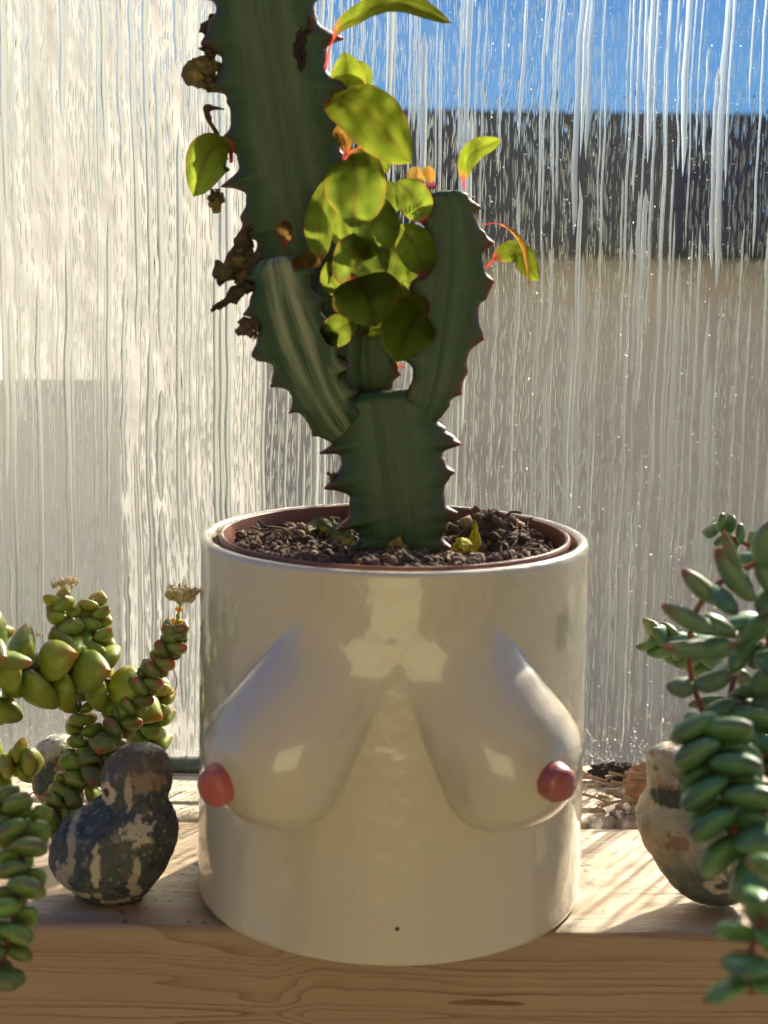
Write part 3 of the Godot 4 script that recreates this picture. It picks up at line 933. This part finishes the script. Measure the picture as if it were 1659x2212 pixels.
	var dry := [
		[[[478, 30, -0.010], [462, 60, -0.008], [456, 100, -0.006], [452, 128, -0.006]], 24, 0.7, brown * 0.6],
		[[[478, 150, -0.008], [455, 140, -0.006], [436, 165, -0.004], [460, 190, -0.004]], 30, 1.1, Color(0.15, 0.125, 0.04)],
		[[[484, 236, -0.008], [450, 232, -0.006], [452, 258, -0.004], [474, 300, -0.004], [492, 345, -0.006]], 6, 0.9, brown * 0.7],
		[[[552, 480, -0.008], [528, 520, -0.006], [522, 560, -0.004], [505, 600, -0.002]], 20, 1.0, brown],
		[[[558, 548, 0.006], [535, 570, 0.010], [500, 575, 0.012], [470, 612, 0.012]], 38, 1.0, Color(0.13, 0.10, 0.035)],
		[[[556, 625, 0.012], [528, 622, 0.016], [490, 650, 0.018], [456, 672, 0.018]], 20, 1.9, brown * 0.7],
		[[[548, 596, 0.010], [530, 600, 0.012], [522, 612, 0.012], [512, 625, 0.012]], 18, 1.3, Color(0.16, 0.13, 0.04)],
		[[[574, 714, 0.012], [560, 700, 0.014], [540, 702, 0.015], [512, 718, 0.015]], 26, 0.6, Color(0.13, 0.085, 0.06)],
		[[[640, 46, -0.004], [660, 55, -0.002], [650, 95, 0.000], [652, 150, 0.002]], 22, 1.7, Color(0.045, 0.025, 0.022)],
		[[[655, 42, -0.004], [668, 38, -0.002], [674, 52, -0.002], [662, 62, 0.0]], 7, 0.8, Color(0.12, 0.05, 0.03)],
		[[[745, 1040, -0.002], [728, 1034, 0.002], [718, 1028, 0.004], [708, 1020, 0.004]], 10, 1.2, brown],
		[[[605, 780, 0.010], [592, 764, 0.012], [588, 760, 0.012], [582, 762, 0.012]], 12, 1.3, brown],
		[[[480, 420, -0.004], [470, 432, -0.002], [462, 426, -0.002], [456, 410, -0.002]], 20, 0.9, Color(0.15, 0.12, 0.04)],
		[[[936, 925, -0.004], [942, 950, -0.002], [952, 960, -0.002], [960, 965, -0.002]], 9, 1.2, Color(0.25, 0.24, 0.06)],
		[[[932, 872, -0.002], [940, 885, 0.0], [942, 900, 0.002], [950, 912, 0.002]], 7, 1.0, Color(0.34, 0.24, 0.05)],
		[[[1018, 745, 0.0], [1026, 734, 0.001], [1030, 728, 0.002], [1034, 730, 0.002]], 4, 1.0, brown],
	]
	idx = 40
	for e in dry:
		var pts := []
		for p in e[0]: pts.append(at(p[0], p[1], p[2]))
		dry_leaf(t, "withered_leaf", pts, e[1] * mpp(pts[-1]), idx, e[3], dm, e[2])
		idx += 5
	# fallen leaves on the soil, things of their own
	var fallen := [
		[[[975, 1192], [1002, 1190], [1026, 1180], [1018, 1146]], 17, 1.3, Color(0.52, 0.50, 0.02), "bright yellow curled leaf fallen on the soil right of the spurge trunk"],
		[[[842, 1186], [850, 1192], [860, 1196], [862, 1206]], 15, 0.7, Color(0.40, 0.30, 0.08), "small half brown, half yellow leaf standing in the soil before the spurge trunk"],
		[[[662, 1158], [695, 1150], [735, 1165], [768, 1172]], 24, 0.9, Color(0.14, 0.15, 0.05), "dull olive withered leaf lying on the soil left of the spurge trunk"],
	]
	idx = 201
	for e in fallen:
		var pts := []
		for p in e[0]:
			var q := at(p[0], p[1], 0.0)
			var d := (q - cam.position).normalized()
			var hit := cam.position + d * ((POT_H - 0.003 - cam.position.y) / d.y)
			pts.append(hit + Vector3(0, 0.0015, 0))
		if idx == 201: pts[3] = pts[2] + Vector3(-0.0006, 0.007, -0.001)
		if idx == 206: pts[3] = pts[2] + Vector3(0.0006, 0.005, 0.0)
		var fl := dry_leaf(self, "fallen_leaf", pts, e[1] * 0.000172, idx, e[3], dm, e[2])
		tag(fl, e[4], "leaf", "leaves fallen on the potting soil")
		idx += 5

# ---------------------------------------------------------------- flint nodules that look like sitting birds
# rows of (picture y, left x, right x) at depth z; 'how' paints a point from (picture x, picture y, position)
func nodule(rows: Array, z: float, deep: float, seed_: int, how: Callable, lean := 0.0) -> ArrayMesh:
	var s := Shape.new()
	var n := 190
	var cols := 210
	var ctl := []
	for r in rows: ctl.append(Vector3(r[0], r[1], r[2]))
	for j in n:
		var k := j / float(n - 1)
		k = 0.5 - 0.5 * cos(PI * k)
		var r := spline(ctl, k)
		var px := (r.y + r.z) * 0.5
		var mid := at(px, r.x, z)
		var hw := (r.z - r.y) * 0.5 * mpp(mid)
		for q in cols:
			var a := TAU * q / cols
			var p := mid + Vector3(sin(a) * hw, 0, cos(a) * hw * deep)
			var d := Vector3(sin(a), 0.25, cos(a)).normalized()
			var b := minf(hw / 0.01, 1.0)
			p += d * b * (0.0011 * n3(p + Vector3.ONE * seed_, 75.0) + 0.0005 * n3(p + Vector3.ONE * seed_, 220.0))
			p.y = maxf(p.y, 0.0005 + 0.0003 * n3(p, 300.0))
			s.add(p, how.call(px + sin(a) * (r.z - r.y) * 0.5, r.x, p, cos(a)))
	s.grid(0, n, cols, true)
	var t := spline(ctl, 0.0)
	var e := spline(ctl, 1.0)
	s.cap(0, cols, at((t.y + t.z) * 0.5, t.x, z), how.call(t.y, t.x, at(t.y, t.x, z), 0.0), true)
	var foot := at((e.y + e.z) * 0.5, e.x, z)
	foot.y = 0.0005
	s.cap((n - 1) * cols, cols, foot)
	return s.mesh(true)

func blob(px: float, py: float, x: float, y: float, rx: float, ry: float, ragged: float, seed_: float) -> float:
	var q := Vector2((px - x) / rx, (py - y) / ry).length()
	q += ragged * (noise.get_noise_3d(px * 0.05, py * 0.05, seed_) + 0.3 * noise.get_noise_3d(px * 0.16, py * 0.16, seed_ + 50.0))
	return smoothstep(1.06, 0.88, q)

func build_stones() -> void:
	var flint := bumpy(paint(Color.WHITE, 0.55, true), noise_tex(256, 0.03, 81, 5), 45.0, 0.05)
	var cream := Color(0.40, 0.36, 0.27)
	var blue := Color(0.034, 0.048, 0.050)
	var rust := Color(0.17, 0.085, 0.045)
	var left := func(px: float, py: float, p: Vector3, f: float) -> Color:
		var v := n3(p, 130.0)
		var c := mixc(blue * 0.8, Color(0.06, 0.068, 0.07), 0.5 + v)
		c = mixc(c, Color(0.095, 0.075, 0.058), smoothstep(1700, 1640, py))
		c = mixc(c, rust, clampf(n3(p + Vector3(3, 1, 2), 110.0) * 2.2 - 0.6, 0.0, 0.5))
		c = mixc(c, Color(0.20, 0.19, 0.155), clampf(n3(p + Vector3(9, 4, 2), 150.0) * 4.0 - 1.2, 0.0, 0.8))
		c = mixc(c, cream * 0.7, clampf(n3(p + Vector3(2, 5, 8), 420.0) * 5.0 - 2.0, 0.0, 0.8))
		if f > -0.2:
			c = mixc(c, Color(0.50, 0.41, 0.28), blob(px, py, 241, 1700, 20, 24, 0.35, 1.0))
			c = mixc(c, Color(0.05, 0.035, 0.025), blob(px, py, 238, 1699, 8, 11, 0.3, 2.0))
			c = mixc(c, cream * 0.8, blob(px, py, 288, 1690, 9, 34, 0.5, 3.0))
			c = mixc(c, Color(0.22, 0.15, 0.10), blob(px, py, 325, 1672, 34, 20, 0.6, 4.0) * 0.8)
			c = mixc(c, cream, blob(px, py, 310, 1762, 30, 22, 1.1, 5.0))
			c = mixc(c, cream, blob(px, py, 227, 1836, 10, 46, 0.5, 6.0))
			c = mixc(c, cream * 0.9, blob(px, py, 312, 1838, 7, 26, 0.6, 7.0))
			c = mixc(c, cream * 0.8, blob(px, py, 302, 1880, 12, 34, 0.7, 8.0))
			c = mixc(c, cream * 0.7, blob(px, py, 170, 1800, 10, 52, 0.9, 9.0))
			c = mixc(c, cream * 0.75, blob(px, py, 150, 1872, 20, 34, 1.1, 10.0))
			c = mixc(c, cream * 0.8, blob(px, py, 196, 1900, 34, 10, 1.2, 11.0))
			c = mixc(c, cream * 0.7, blob(px, py, 262, 1920, 30, 8, 1.2, 12.0))
		return c
	var rows := [[1607, 295, 310], [1611, 272, 332], [1620, 254, 350], [1645, 228, 366], [1675, 217, 374], [1702, 218, 372], [1722, 214, 364], [1745, 182, 374], [1777, 136, 384], [1815, 114, 380], [1862, 107, 362], [1895, 130, 342], [1920, 158, 322], [1940, 186, 298], [1952, 222, 262]]
	var b1 := put("flint_nodule", nodule(rows, 0.018, 0.82, 1, left), flint)
	tag(b1, "dark bird-shaped flint nodule with a cream eye ring, left of the pot", "stone", "flint nodules on the ledge")
	var right := func(px: float, py: float, p: Vector3, f: float) -> Color:
		var v := n3(p, 110.0)
		var c := mixc(Color(0.27, 0.245, 0.195), Color(0.15, 0.15, 0.13), 0.5 + v * 1.3)
		c = mixc(c, Color(0.30, 0.17, 0.095), clampf(n3(p + Vector3(1, 7, 2), 70.0) * 2.6 - 0.8, 0.0, 0.6) + smoothstep(1425, 1385, px - (py - 1760) * 0.3) * 0.5 * smoothstep(1740, 1800, py))
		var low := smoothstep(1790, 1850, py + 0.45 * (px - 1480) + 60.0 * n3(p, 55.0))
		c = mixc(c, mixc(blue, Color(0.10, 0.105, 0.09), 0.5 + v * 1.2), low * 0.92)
		c = mixc(c, Color(0.16, 0.065, 0.045), blob(px, py, 1450, 1790, 26, 24, 0.8, 21.0) * 0.8)
		if f > -0.2:
			c = mixc(c, Color(0.022, 0.03, 0.026), blob(px, py, 1434, 1703, 36, 21, 0.35, 22.0))
			c = mixc(c, Color(0.035, 0.04, 0.04), blob(px, py, 1478, 1660, 24, 48, 0.7, 23.0))
			c = mixc(c, Color(0.33, 0.19, 0.05), blob(px, py, 1510, 1692, 20, 14, 0.6, 24.0))
			c = mixc(c, Color(0.03, 0.03, 0.032), blob(px, py, 1512, 1728, 26, 20, 0.6, 25.0))
			c = mixc(c, cream * 0.8, blob(px, py, 1556, 1824, 8, 24, 0.5, 26.0))
			c = mixc(c, cream * 0.75, blob(px, py, 1528, 1875, 22, 24, 0.9, 27.0))
			c = mixc(c, cream * 0.65, blob(px, py, 1575, 1890, 30, 12, 1.0, 28.0))
			c = mixc(c, blue, blob(px, py, 1545, 1878, 16, 11, 0.7, 29.0))
			c = mixc(c, blue, blob(px, py, 1576, 1852, 18, 12, 0.6, 30.0))
			for k in 9:
				c = mixc(c, Color(0.14, 0.08, 0.05), blob(px, py, 1405 + (k * 41) % 70, 1625 + (k * 29) % 60, 5, 6, 0.7, 40.0 + k))
		return c
	rows = [[1606, 1448, 1470], [1610, 1425, 1500], [1624, 1403, 1530], [1662, 1394, 1560], [1705, 1396, 1580], [1735, 1383, 1596], [1761, 1372, 1612], [1805, 1382, 1630], [1854, 1408, 1640], [1890, 1432, 1636], [1914, 1452, 1628], [1935, 1480, 1606], [1948, 1515, 1576]]
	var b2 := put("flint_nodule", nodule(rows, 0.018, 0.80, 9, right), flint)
	tag(b2, "pale and rust mottled flint nodule with a dark eye-like spot, right of the pot", "stone", "flint nodules on the ledge")
	var back := func(px: float, py: float, p: Vector3, f: float) -> Color:
		var v := n3(p, 160.0)
		var c := mixc(Color(0.46, 0.42, 0.33), Color(0.22, 0.14, 0.075), smoothstep(1600, 1640, py + v * 40.0))
		c = mixc(c, blue * 1.3, blob(px, py, 105, 1672, 34, 40, 0.7, 51.0))
		return mixc(c, Color(0.06, 0.05, 0.04), clampf(v * 3.0 - 0.7, 0.0, 0.8))
	rows = [[1588, 118, 134], [1593, 98, 152], [1610, 80, 172], [1640, 68, 180], [1672, 66, 178], [1705, 74, 170], [1738, 94, 152], [1752, 112, 132]]
	var b3 := put("flint_nodule", nodule(rows, -0.052, 0.9, 15, back), flint)
	tag(b3, "pale topped honey brown flint nodule half hidden behind the trailing plant by the pane", "stone", "flint nodules on the ledge")

# ---------------------------------------------------------------- the fleshy plants at both sides
# one fleshy leaf, base at the origin, growing along +y, its upper side towards +z
func fleshy(broad: float, thick: float, point: float, dish: float, tip: Color, body: Color, seed_: int, rows := 12, cols := 14) -> ArrayMesh:
	var s := Shape.new()
	for j in rows:
		var k := j / float(rows - 1)
		var w := broad * pow(maxf(sin(PI * minf(pow(k * 0.94 + 0.06, 0.8), 1.0)), 0.0), 0.62)
		w *= 1.0 - point * smoothstep(0.6, 1.0, k) * 0.75
		w = maxf(w, 0.015)
		var t := maxf(thick * pow(maxf(sin(PI * (k * 0.92 + 0.05)), 0.0), 0.55), 0.012)
		for q in cols:
			var a := TAU * q / cols
			var p := Vector3(sin(a) * w, k, cos(a) * t * (0.75 if cos(a) > 0.0 else 1.0) + dish * (k * k - absf(sin(a)) * 0.12))
			p += p.normalized() * 0.02 * n3(p + Vector3.ONE * seed_, 1.8)
			var c := mixc(body, body * 0.7, 0.5 + n3(p + Vector3.ONE * seed_, 3.0))
			c = mixc(c, tip, 0.85 * smoothstep(0.86, 1.02, k + 0.12 * pow(absf(sin(a)), 4.0)))
			s.add(p, c)
	s.grid(0, rows, cols, true)
	s.cap(0, cols, Vector3(0, -0.02, 0), body, true)
	s.cap((rows - 1) * cols, cols, Vector3(0, 1.0 + 0.06 * point, dish), tip)
	return s.mesh(true)

func stick(parent: Node, m: Mesh, mat: Material, base: Vector3, along: Vector3, up: Vector3, size: Vector3) -> MeshInstance3D:
	var y := along.normalized()
	var x := y.cross(up).normalized()
	var z := x.cross(y).normalized()
	var o := MeshInstance3D.new()
	o.name = "leaf"
	o.mesh = m
	o.material_override = mat
	o.transform = Transform3D(Basis(x * size.x, y * size.y, z * size.z), base)
	parent.add_child(o, true)
	return o

# pairs of leaves crosswise up a stem
func strand(parent: Node, pts: Array, stem_r: float, first: float, last: float, gap: float, meshes: Array, mats: Array, stem_mat: Material, lean := 0.55, turn := 0.4, fat := 1.0) -> MeshInstance3D:
	var s := Shape.new()
	tube(s, pts, stem_r, stem_r * 0.7, 20, 7)
	var st := put("stem", s.mesh(true), stem_mat, parent)
	var total := 0.0
	for k in 40: total += spline(pts, k / 40.0).distance_to(spline(pts, (k + 1) / 40.0))
	var done := 0.0
	var n := 0
	var side := Vector3(0.2, 0.1, 1.0)
	while done < total:
		var k := done / total
		var size := lerpf(first, last, k)
		var p := spline(pts, k)
		var d := (spline(pts, minf(k + 0.02, 1.0)) - spline(pts, maxf(k - 0.02, 0.0))).normalized()
		side = (side - d * side.dot(d)).normalized()
		var e := side.rotated(d, turn + (PI * 0.5 if n % 2 else 0.0) + rng.randf_range(-0.2, 0.2))
		for sg in [1.0, -1.0]:
			var out: Vector3 = e * sg
			var ln := lean + rng.randf_range(-0.12, 0.12)
			var along := out * cos(ln) + d * sin(ln)
			var z := size * rng.randf_range(0.88, 1.1)
			stick(st, meshes[rng.randi() % meshes.size()], mats[rng.randi() % mats.size()], p + out * stem_r * 0.4, along, d, Vector3(z, z, z) * Vector3(fat, 1, 1))
		done += gap * size
		n += 1
	return st

func flower(parent: Node, centre: Vector3, wide: float, count: int, mat: Material, called := "flower_head") -> void:
	var s := Shape.new()
	for k in count:
		var a := rng.randf() * TAU
		var r := wide * sqrt(rng.randf())
		var b := centre + Vector3(cos(a) * r, rng.randf_range(-0.25, 0.35) * wide, sin(a) * r)
		var up := (Vector3(cos(a) * r, wide * 1.1, sin(a) * r)).normalized()
		var c := Color(0.30, 0.28, 0.10).lerp(Color(0.62, 0.48, 0.30), rng.randf())
		tube(s, [b - up * wide * 0.22, b, b + up * wide * 0.30], wide * 0.10, wide * 0.15, 5, 6, c)
		for q in 4:
			var o := up.rotated(up.cross(Vector3(0.3, 0.2, 1)).normalized(), 0.8).rotated(up, TAU * q / 4.0)
			tube(s, [b + up * wide * 0.28, b + up * wide * 0.33 + o * wide * 0.10, b + up * wide * 0.30 + o * wide * 0.22], wide * 0.045, wide * 0.015, 4, 4, c.lerp(Color(0.7, 0.6, 0.42), 0.5))
	put(called, s.mesh(true), mat, parent)

func path(l: Array) -> Array:
	var out := []
	for p in l: out.append(at(p[0], p[1], p[2]))
	return out

func juicy(tint: Color) -> StandardMaterial3D:
	var m := paint(tint, 0.38, true)
	m.subsurf_scatter_enabled = true
	m.subsurf_scatter_strength = 0.3
	m.backlight_enabled = true
	m.backlight = Color(0.46, 0.48, 0.16)
	return m

func build_left_succulent() -> void:
	rng.seed = 41
	var t := thing("trailing_jade_plant", "trailing succulent with stacked yellow-green leaf pairs and dry flower heads, left of the pot", "succulent plant")
	var tipc := Color(0.30, 0.05, 0.045)
	var stacked := []
	var clasp := []
	for k in 4:
		stacked.append(fleshy(0.56, 0.36, 0.4, 0.10, Color(0.17, 0.16, 0.06), Color(0.20, 0.31, 0.055), 10 + k))
		clasp.append(fleshy(0.52, 0.33, 0.25, 0.20, Color(0.24, 0.20, 0.06), Color(0.26, 0.35, 0.045), 30 + k))
	var redtip := []
	for k in 3: redtip.append(fleshy(0.54, 0.36, 0.5, 0.10, tipc, Color(0.17, 0.24, 0.06), 20 + k))
	var mats := [juicy(Color(1, 1, 1)), juicy(Color(0.85, 0.95, 0.9)), juicy(Color(1.05, 1.0, 0.8))]
	var lime := [juicy(Color(1.2, 1.15, 0.8)), juicy(Color(1.15, 1.15, 0.9))]
	var dull := [juicy(Color(0.75, 0.8, 0.95)), juicy(Color(0.7, 0.72, 0.85))]
	var fresh := [juicy(Color(0.85, 1.0, 0.9)), juicy(Color(0.8, 0.95, 1.0))]
	var bark := paint(Color(0.12, 0.055, 0.04), 0.8)
	var green_stem := paint(Color(0.30, 0.34, 0.08), 0.6)
	var u := 0.000176
	# the thick arching shoot
	strand(t, path([[-40, 1500, 0.010], [30, 1455, 0.006], [90, 1440, 0.0], [150, 1450, -0.006], [215, 1462, -0.012], [262, 1492, -0.020], [290, 1540, -0.026]]), 7 * u, 98 * u, 74 * u, 0.5, clasp, mats + lime, bark, 0.25, 1.35, 1.0)
	# two short flowering shoots that rise from it
	strand(t, path([[150, 1420, -0.012], [152, 1380, -0.012], [140, 1330, -0.014], [122, 1285, -0.014]]), 4 * u, 64 * u, 34 * u, 0.5, stacked, mats + lime, green_stem, 0.5, 0.5, 1.15)
	flower(t, at(120, 1266, -0.014), 15 * u, 12, paint(Color.WHITE, 0.85, true))
	flower(t, at(150, 1262, -0.016), 22 * u, 20, paint(Color.WHITE, 0.85, true))
	strand(t, path([[205, 1430, -0.018], [208, 1390, -0.018], [205, 1340, -0.020], [200, 1292, -0.020]]), 4 * u, 58 * u, 40 * u, 0.5, stacked, mats, green_stem, 0.45, 0.9, 1.15)
	flower(t, at(88, 1372, -0.02), 10 * u, 10, paint(Color.WHITE, 0.85, true))
	# the slender shoot that ends in a flower head against the pot
	strand(t, path([[205, 1660, -0.012], [250, 1590, -0.012], [290, 1515, -0.012], [330, 1455, -0.012], [372, 1390, -0.012], [378, 1360, -0.012]]), 5 * u, 54 * u, 36 * u, 0.5, redtip, mats + dull, green_stem, 0.5, 0.7, 1.1)
	strand(t, path([[378, 1362, -0.012], [384, 1335, -0.012], [390, 1300, -0.012]]), 4 * u, 16 * u, 9 * u, 1.1, stacked, lime, green_stem, 0.8, 0.3, 0.7)
	flower(t, at(394, 1288, -0.012), 31 * u, 60, paint(Color.WHITE, 0.85, true))
	# lime rosette behind it, lit from behind
	strand(t, path([[300, 1640, -0.045], [322, 1580, -0.045], [338, 1530, -0.045], [345, 1480, -0.045]]), 5 * u, 64 * u, 44 * u, 0.5, stacked, lime, green_stem, 0.5, 0.2, 1.1)
	# small upright shoot below the arch, trailing to the ledge
	strand(t, path([[130, 1750, 0.0], [150, 1690, -0.004], [170, 1630, -0.010], [178, 1570, -0.014], [172, 1510, -0.016]]), 4 * u, 50 * u, 40 * u, 0.6, stacked, mats + fresh, bark, 0.4, 0.9, 1.1)
	strand(t, path([[228, 1600, -0.002], [212, 1660, 0.0], [170, 1712, 0.002], [120, 1755, 0.006], [90, 1785, 0.008]]), 5 * u, 54 * u, 44 * u, 0.6, stacked + redtip, mats + dull, bark, 0.3, 0.2, 1.1)
	# left edge
	strand(t, path([[-60, 1690, -0.004], [-20, 1660, -0.002], [30, 1650, 0.0], [66, 1645, 0.0]]), 6 * u, 62 * u, 50 * u, 0.5, clasp, mats, bark, 0.2, 1.2, 1.1)
	strand(t, path([[-60, 1400, 0.02], [-20, 1420, 0.02], [14, 1400, 0.02]]), 6 * u, 84 * u, 70 * u, 0.4, clasp, dull, bark, 0.35, 1.2, 0.9)
	strand(t, path([[-50, 1560, 0.0], [-10, 1530, 0.0], [30, 1510, -0.002]]), 5 * u, 46 * u, 40 * u, 0.6, stacked, mats + dull, bark, 0.3, 0.4, 1.0)
	# the shoot that hangs over the front edge, nearest the lens
	strand(t, path([[-10, 1735, 0.090], [40, 1780, 0.098], [48, 1850, 0.106], [40, 1920, 0.114], [28, 1990, 0.122], [10, 2060, 0.126], [-6, 2150, 0.128]]), 6 * u, 56 * u, 50 * u, 0.72, stacked, fresh + dull, bark, 0.15, 0.2, 1.15)
	strand(t, path([[-40, 1770, 0.084], [-10, 1760, 0.086], [20, 1745, 0.088], [60, 1772, 0.090], [86, 1782, 0.092]]), 5 * u, 50 * u, 42 * u, 0.62, stacked, fresh, bark, 0.2, 0.6, 1.1)
	# thin dry roots
	for r in [[[308, 1426, -0.004], [322, 1424, -0.003], [340, 1420, -0.002], [368, 1407, -0.004]], [[360, 1500, -0.02], [376, 1495, -0.02], [382, 1470, -0.02], [372, 1440, -0.02]], [[60, 1726, 0.004], [70, 1712, 0.006], [84, 1714, 0.006], [98, 1706, 0.004]]]:
		var s := Shape.new()
		tube(s, path(r), 1.6 * u, 0.8 * u, 12, 5)
		put("root", s.mesh(true), paint(Color(0.20, 0.05, 0.03), 0.8), t)

func build_right_succulent() -> void:
	rng.seed = 63
	var t := thing("finger_leaved_succulent", "grey-green succulent with thick finger leaves on red-brown stems, hanging before the rust mottled stone", "succulent plant")
	var finger := []
	for k in 4:
		finger.append(fleshy(0.19, 0.165, 0.1, 0.05, Color(0.06, 0.06, 0.05), Color(0.13, 0.24, 0.12), 50 + k, 12, 14))
	var disc := []
	for k in 3:
		disc.append(fleshy(0.54, 0.24, 0.3, 0.05, Color(0.07, 0.10, 0.05), Color(0.12, 0.25, 0.09), 70 + k))
	var mats := [juicy(Color(1, 1, 1)), juicy(Color(0.8, 0.95, 0.9))]
	var bright := [juicy(Color(1.1, 1.05, 0.9)), juicy(Color(1.0, 1.05, 0.9))]
	var vivid := [juicy(Color(1.0, 1.15, 0.9)), juicy(Color(0.95, 1.05, 0.9))]
	for m in mats + bright + vivid:
		m.backlight = Color(0.3, 0.36, 0.12)
		m.subsurf_scatter_strength = 0.08
	var bark := bumpy(paint(Color(0.22, 0.065, 0.04), 0.7), noise_tex(128, 0.06, 91), 80.0, 0.02)
	# stems as [points], then their leaves as [base, tip, thickness in picture points]
	var shoots := [
		[[[1760, 1160, 0.105], [1650, 1210, 0.105], [1560, 1255, 0.105], [1500, 1330, 0.105], [1490, 1440, 0.105], [1520, 1545, 0.105], [1560, 1640, 0.108]], [
			[[1625, 1290], [1543, 1188], 25], [[1560, 1300], [1470, 1236], 20], [[1540, 1268], [1592, 1330], 19], [[1556, 1365], [1426, 1312], 20], [[1500, 1400], [1590, 1395], 20],
			[[1585, 1402], [1430, 1402], 21], [[1500, 1478], [1442, 1492], 22], [[1500, 1478], [1584, 1462], 22], [[1520, 1560], [1474, 1562], 24], [[1520, 1545], [1606, 1522], 24], [[1650, 1215], [1655, 1132], 26], [[1640, 1215], [1690, 1290], 24], [[1520, 1330], [1585, 1375], 20], [[1600, 1240], [1560, 1150], 13]]],
		[[[1800, 1395, 0.095], [1700, 1392, 0.095], [1560, 1388, 0.095]], [[[1612, 1350], [1624, 1446], 23], [[1600, 1385], [1668, 1330], 22], [[1650, 1390], [1700, 1450], 23], [[1610, 1395], [1580, 1455], 20]]],
		[[[1800, 1470, 0.100], [1680, 1490, 0.100], [1610, 1505, 0.100], [1560, 1540, 0.100]], [[[1660, 1492], [1640, 1560], 24], [[1620, 1500], [1680, 1440], 24], [[1600, 1510], [1585, 1590], 22], [[1570, 1530], [1640, 1610], 24], [[1690, 1480], [1668, 1540], 24]]],
	]
	for sh in shoots:
		var pts := path(sh[0])
		var z: float = sh[0][0][2]
		var s := Shape.new()
		tube(s, pts, 7.5 * mpp(pts[0]), 6.0 * mpp(pts[0]), 26, 8)
		var st := put("stem", s.mesh(true), bark, t)
		for l in sh[1]:
			var a := at(l[0][0], l[0][1], z + 0.001)
			var b := at(l[1][0], l[1][1], z + rng.randf_range(-0.002, 0.014))
			var long := a.distance_to(b)
			var th: float = l[2] * mpp(a)
			stick(st, finger[rng.randi() % 4], mats[rng.randi() % 2], a, b - a, Vector3(0.1, 1.0, 0.35), Vector3(th * 1.2 / 0.19, long, th * 1.2 / 0.165))
	# yellow-green bud of broad leaves behind, and the small heart-shaped pair at the top
	strand(t, path([[1560, 1420, 0.02], [1500, 1410, 0.02], [1450, 1392, 0.02], [1415, 1380, 0.02]]), 0.001, 0.0145, 0.0085, 0.36, disc, bright, bark, 1.0, 0.5, 0.9)
	strand(t, path([[1690, 1230, 0.03], [1620, 1180, 0.03], [1580, 1160, 0.03], [1553, 1140, 0.03]]), 0.0009, 0.008, 0.0075, 0.85, disc, vivid, bark, 0.4, 0.7, 1.0)
	# the thick hanging rope of stacked leaves in front of the right stone
	strand(t, path([[1525, 1570, 0.140], [1545, 1640, 0.148], [1570, 1730, 0.156], [1600, 1820, 0.164], [1680, 1880, 0.160]]), 0.0012, 0.0145, 0.0170, 0.34, disc, mats, bark, 0.35, 1.2, 0.9)
	strand(t, path([[1700, 1560, 0.120], [1650, 1620, 0.126], [1640, 1720, 0.130], [1665, 1800, 0.135]]), 0.0012, 0.0130, 0.0130, 0.42, disc, mats, bark, 0.3, 0.4, 0.9)
	# very near, bright green shoot at the lower corner
	strand(t, path([[1760, 1840, 0.215], [1690, 1920, 0.22], [1640, 2000, 0.225], [1618, 2080, 0.228], [1625, 2150, 0.23]]), 0.0009, 0.0115, 0.0100, 0.62, disc, vivid, bark, 0.25, 0.9, 1.0)
	# more fingers filling the edge of the picture
	strand(t, path([[1700, 1150, 0.10], [1672, 1260, 0.10], [1660, 1380, 0.10], [1662, 1500, 0.105]]), 0.0011, 0.0150, 0.0150, 0.62, finger, mats, bark, 0.3, 0.5, 1.5)
	strand(t, path([[1640, 1330, 0.085], [1600, 1420, 0.085], [1575, 1520, 0.09], [1580, 1620, 0.10]]), 0.0011, 0.0135, 0.0145, 0.7, finger, mats, bark, 0.2, 0.8, 1.5)
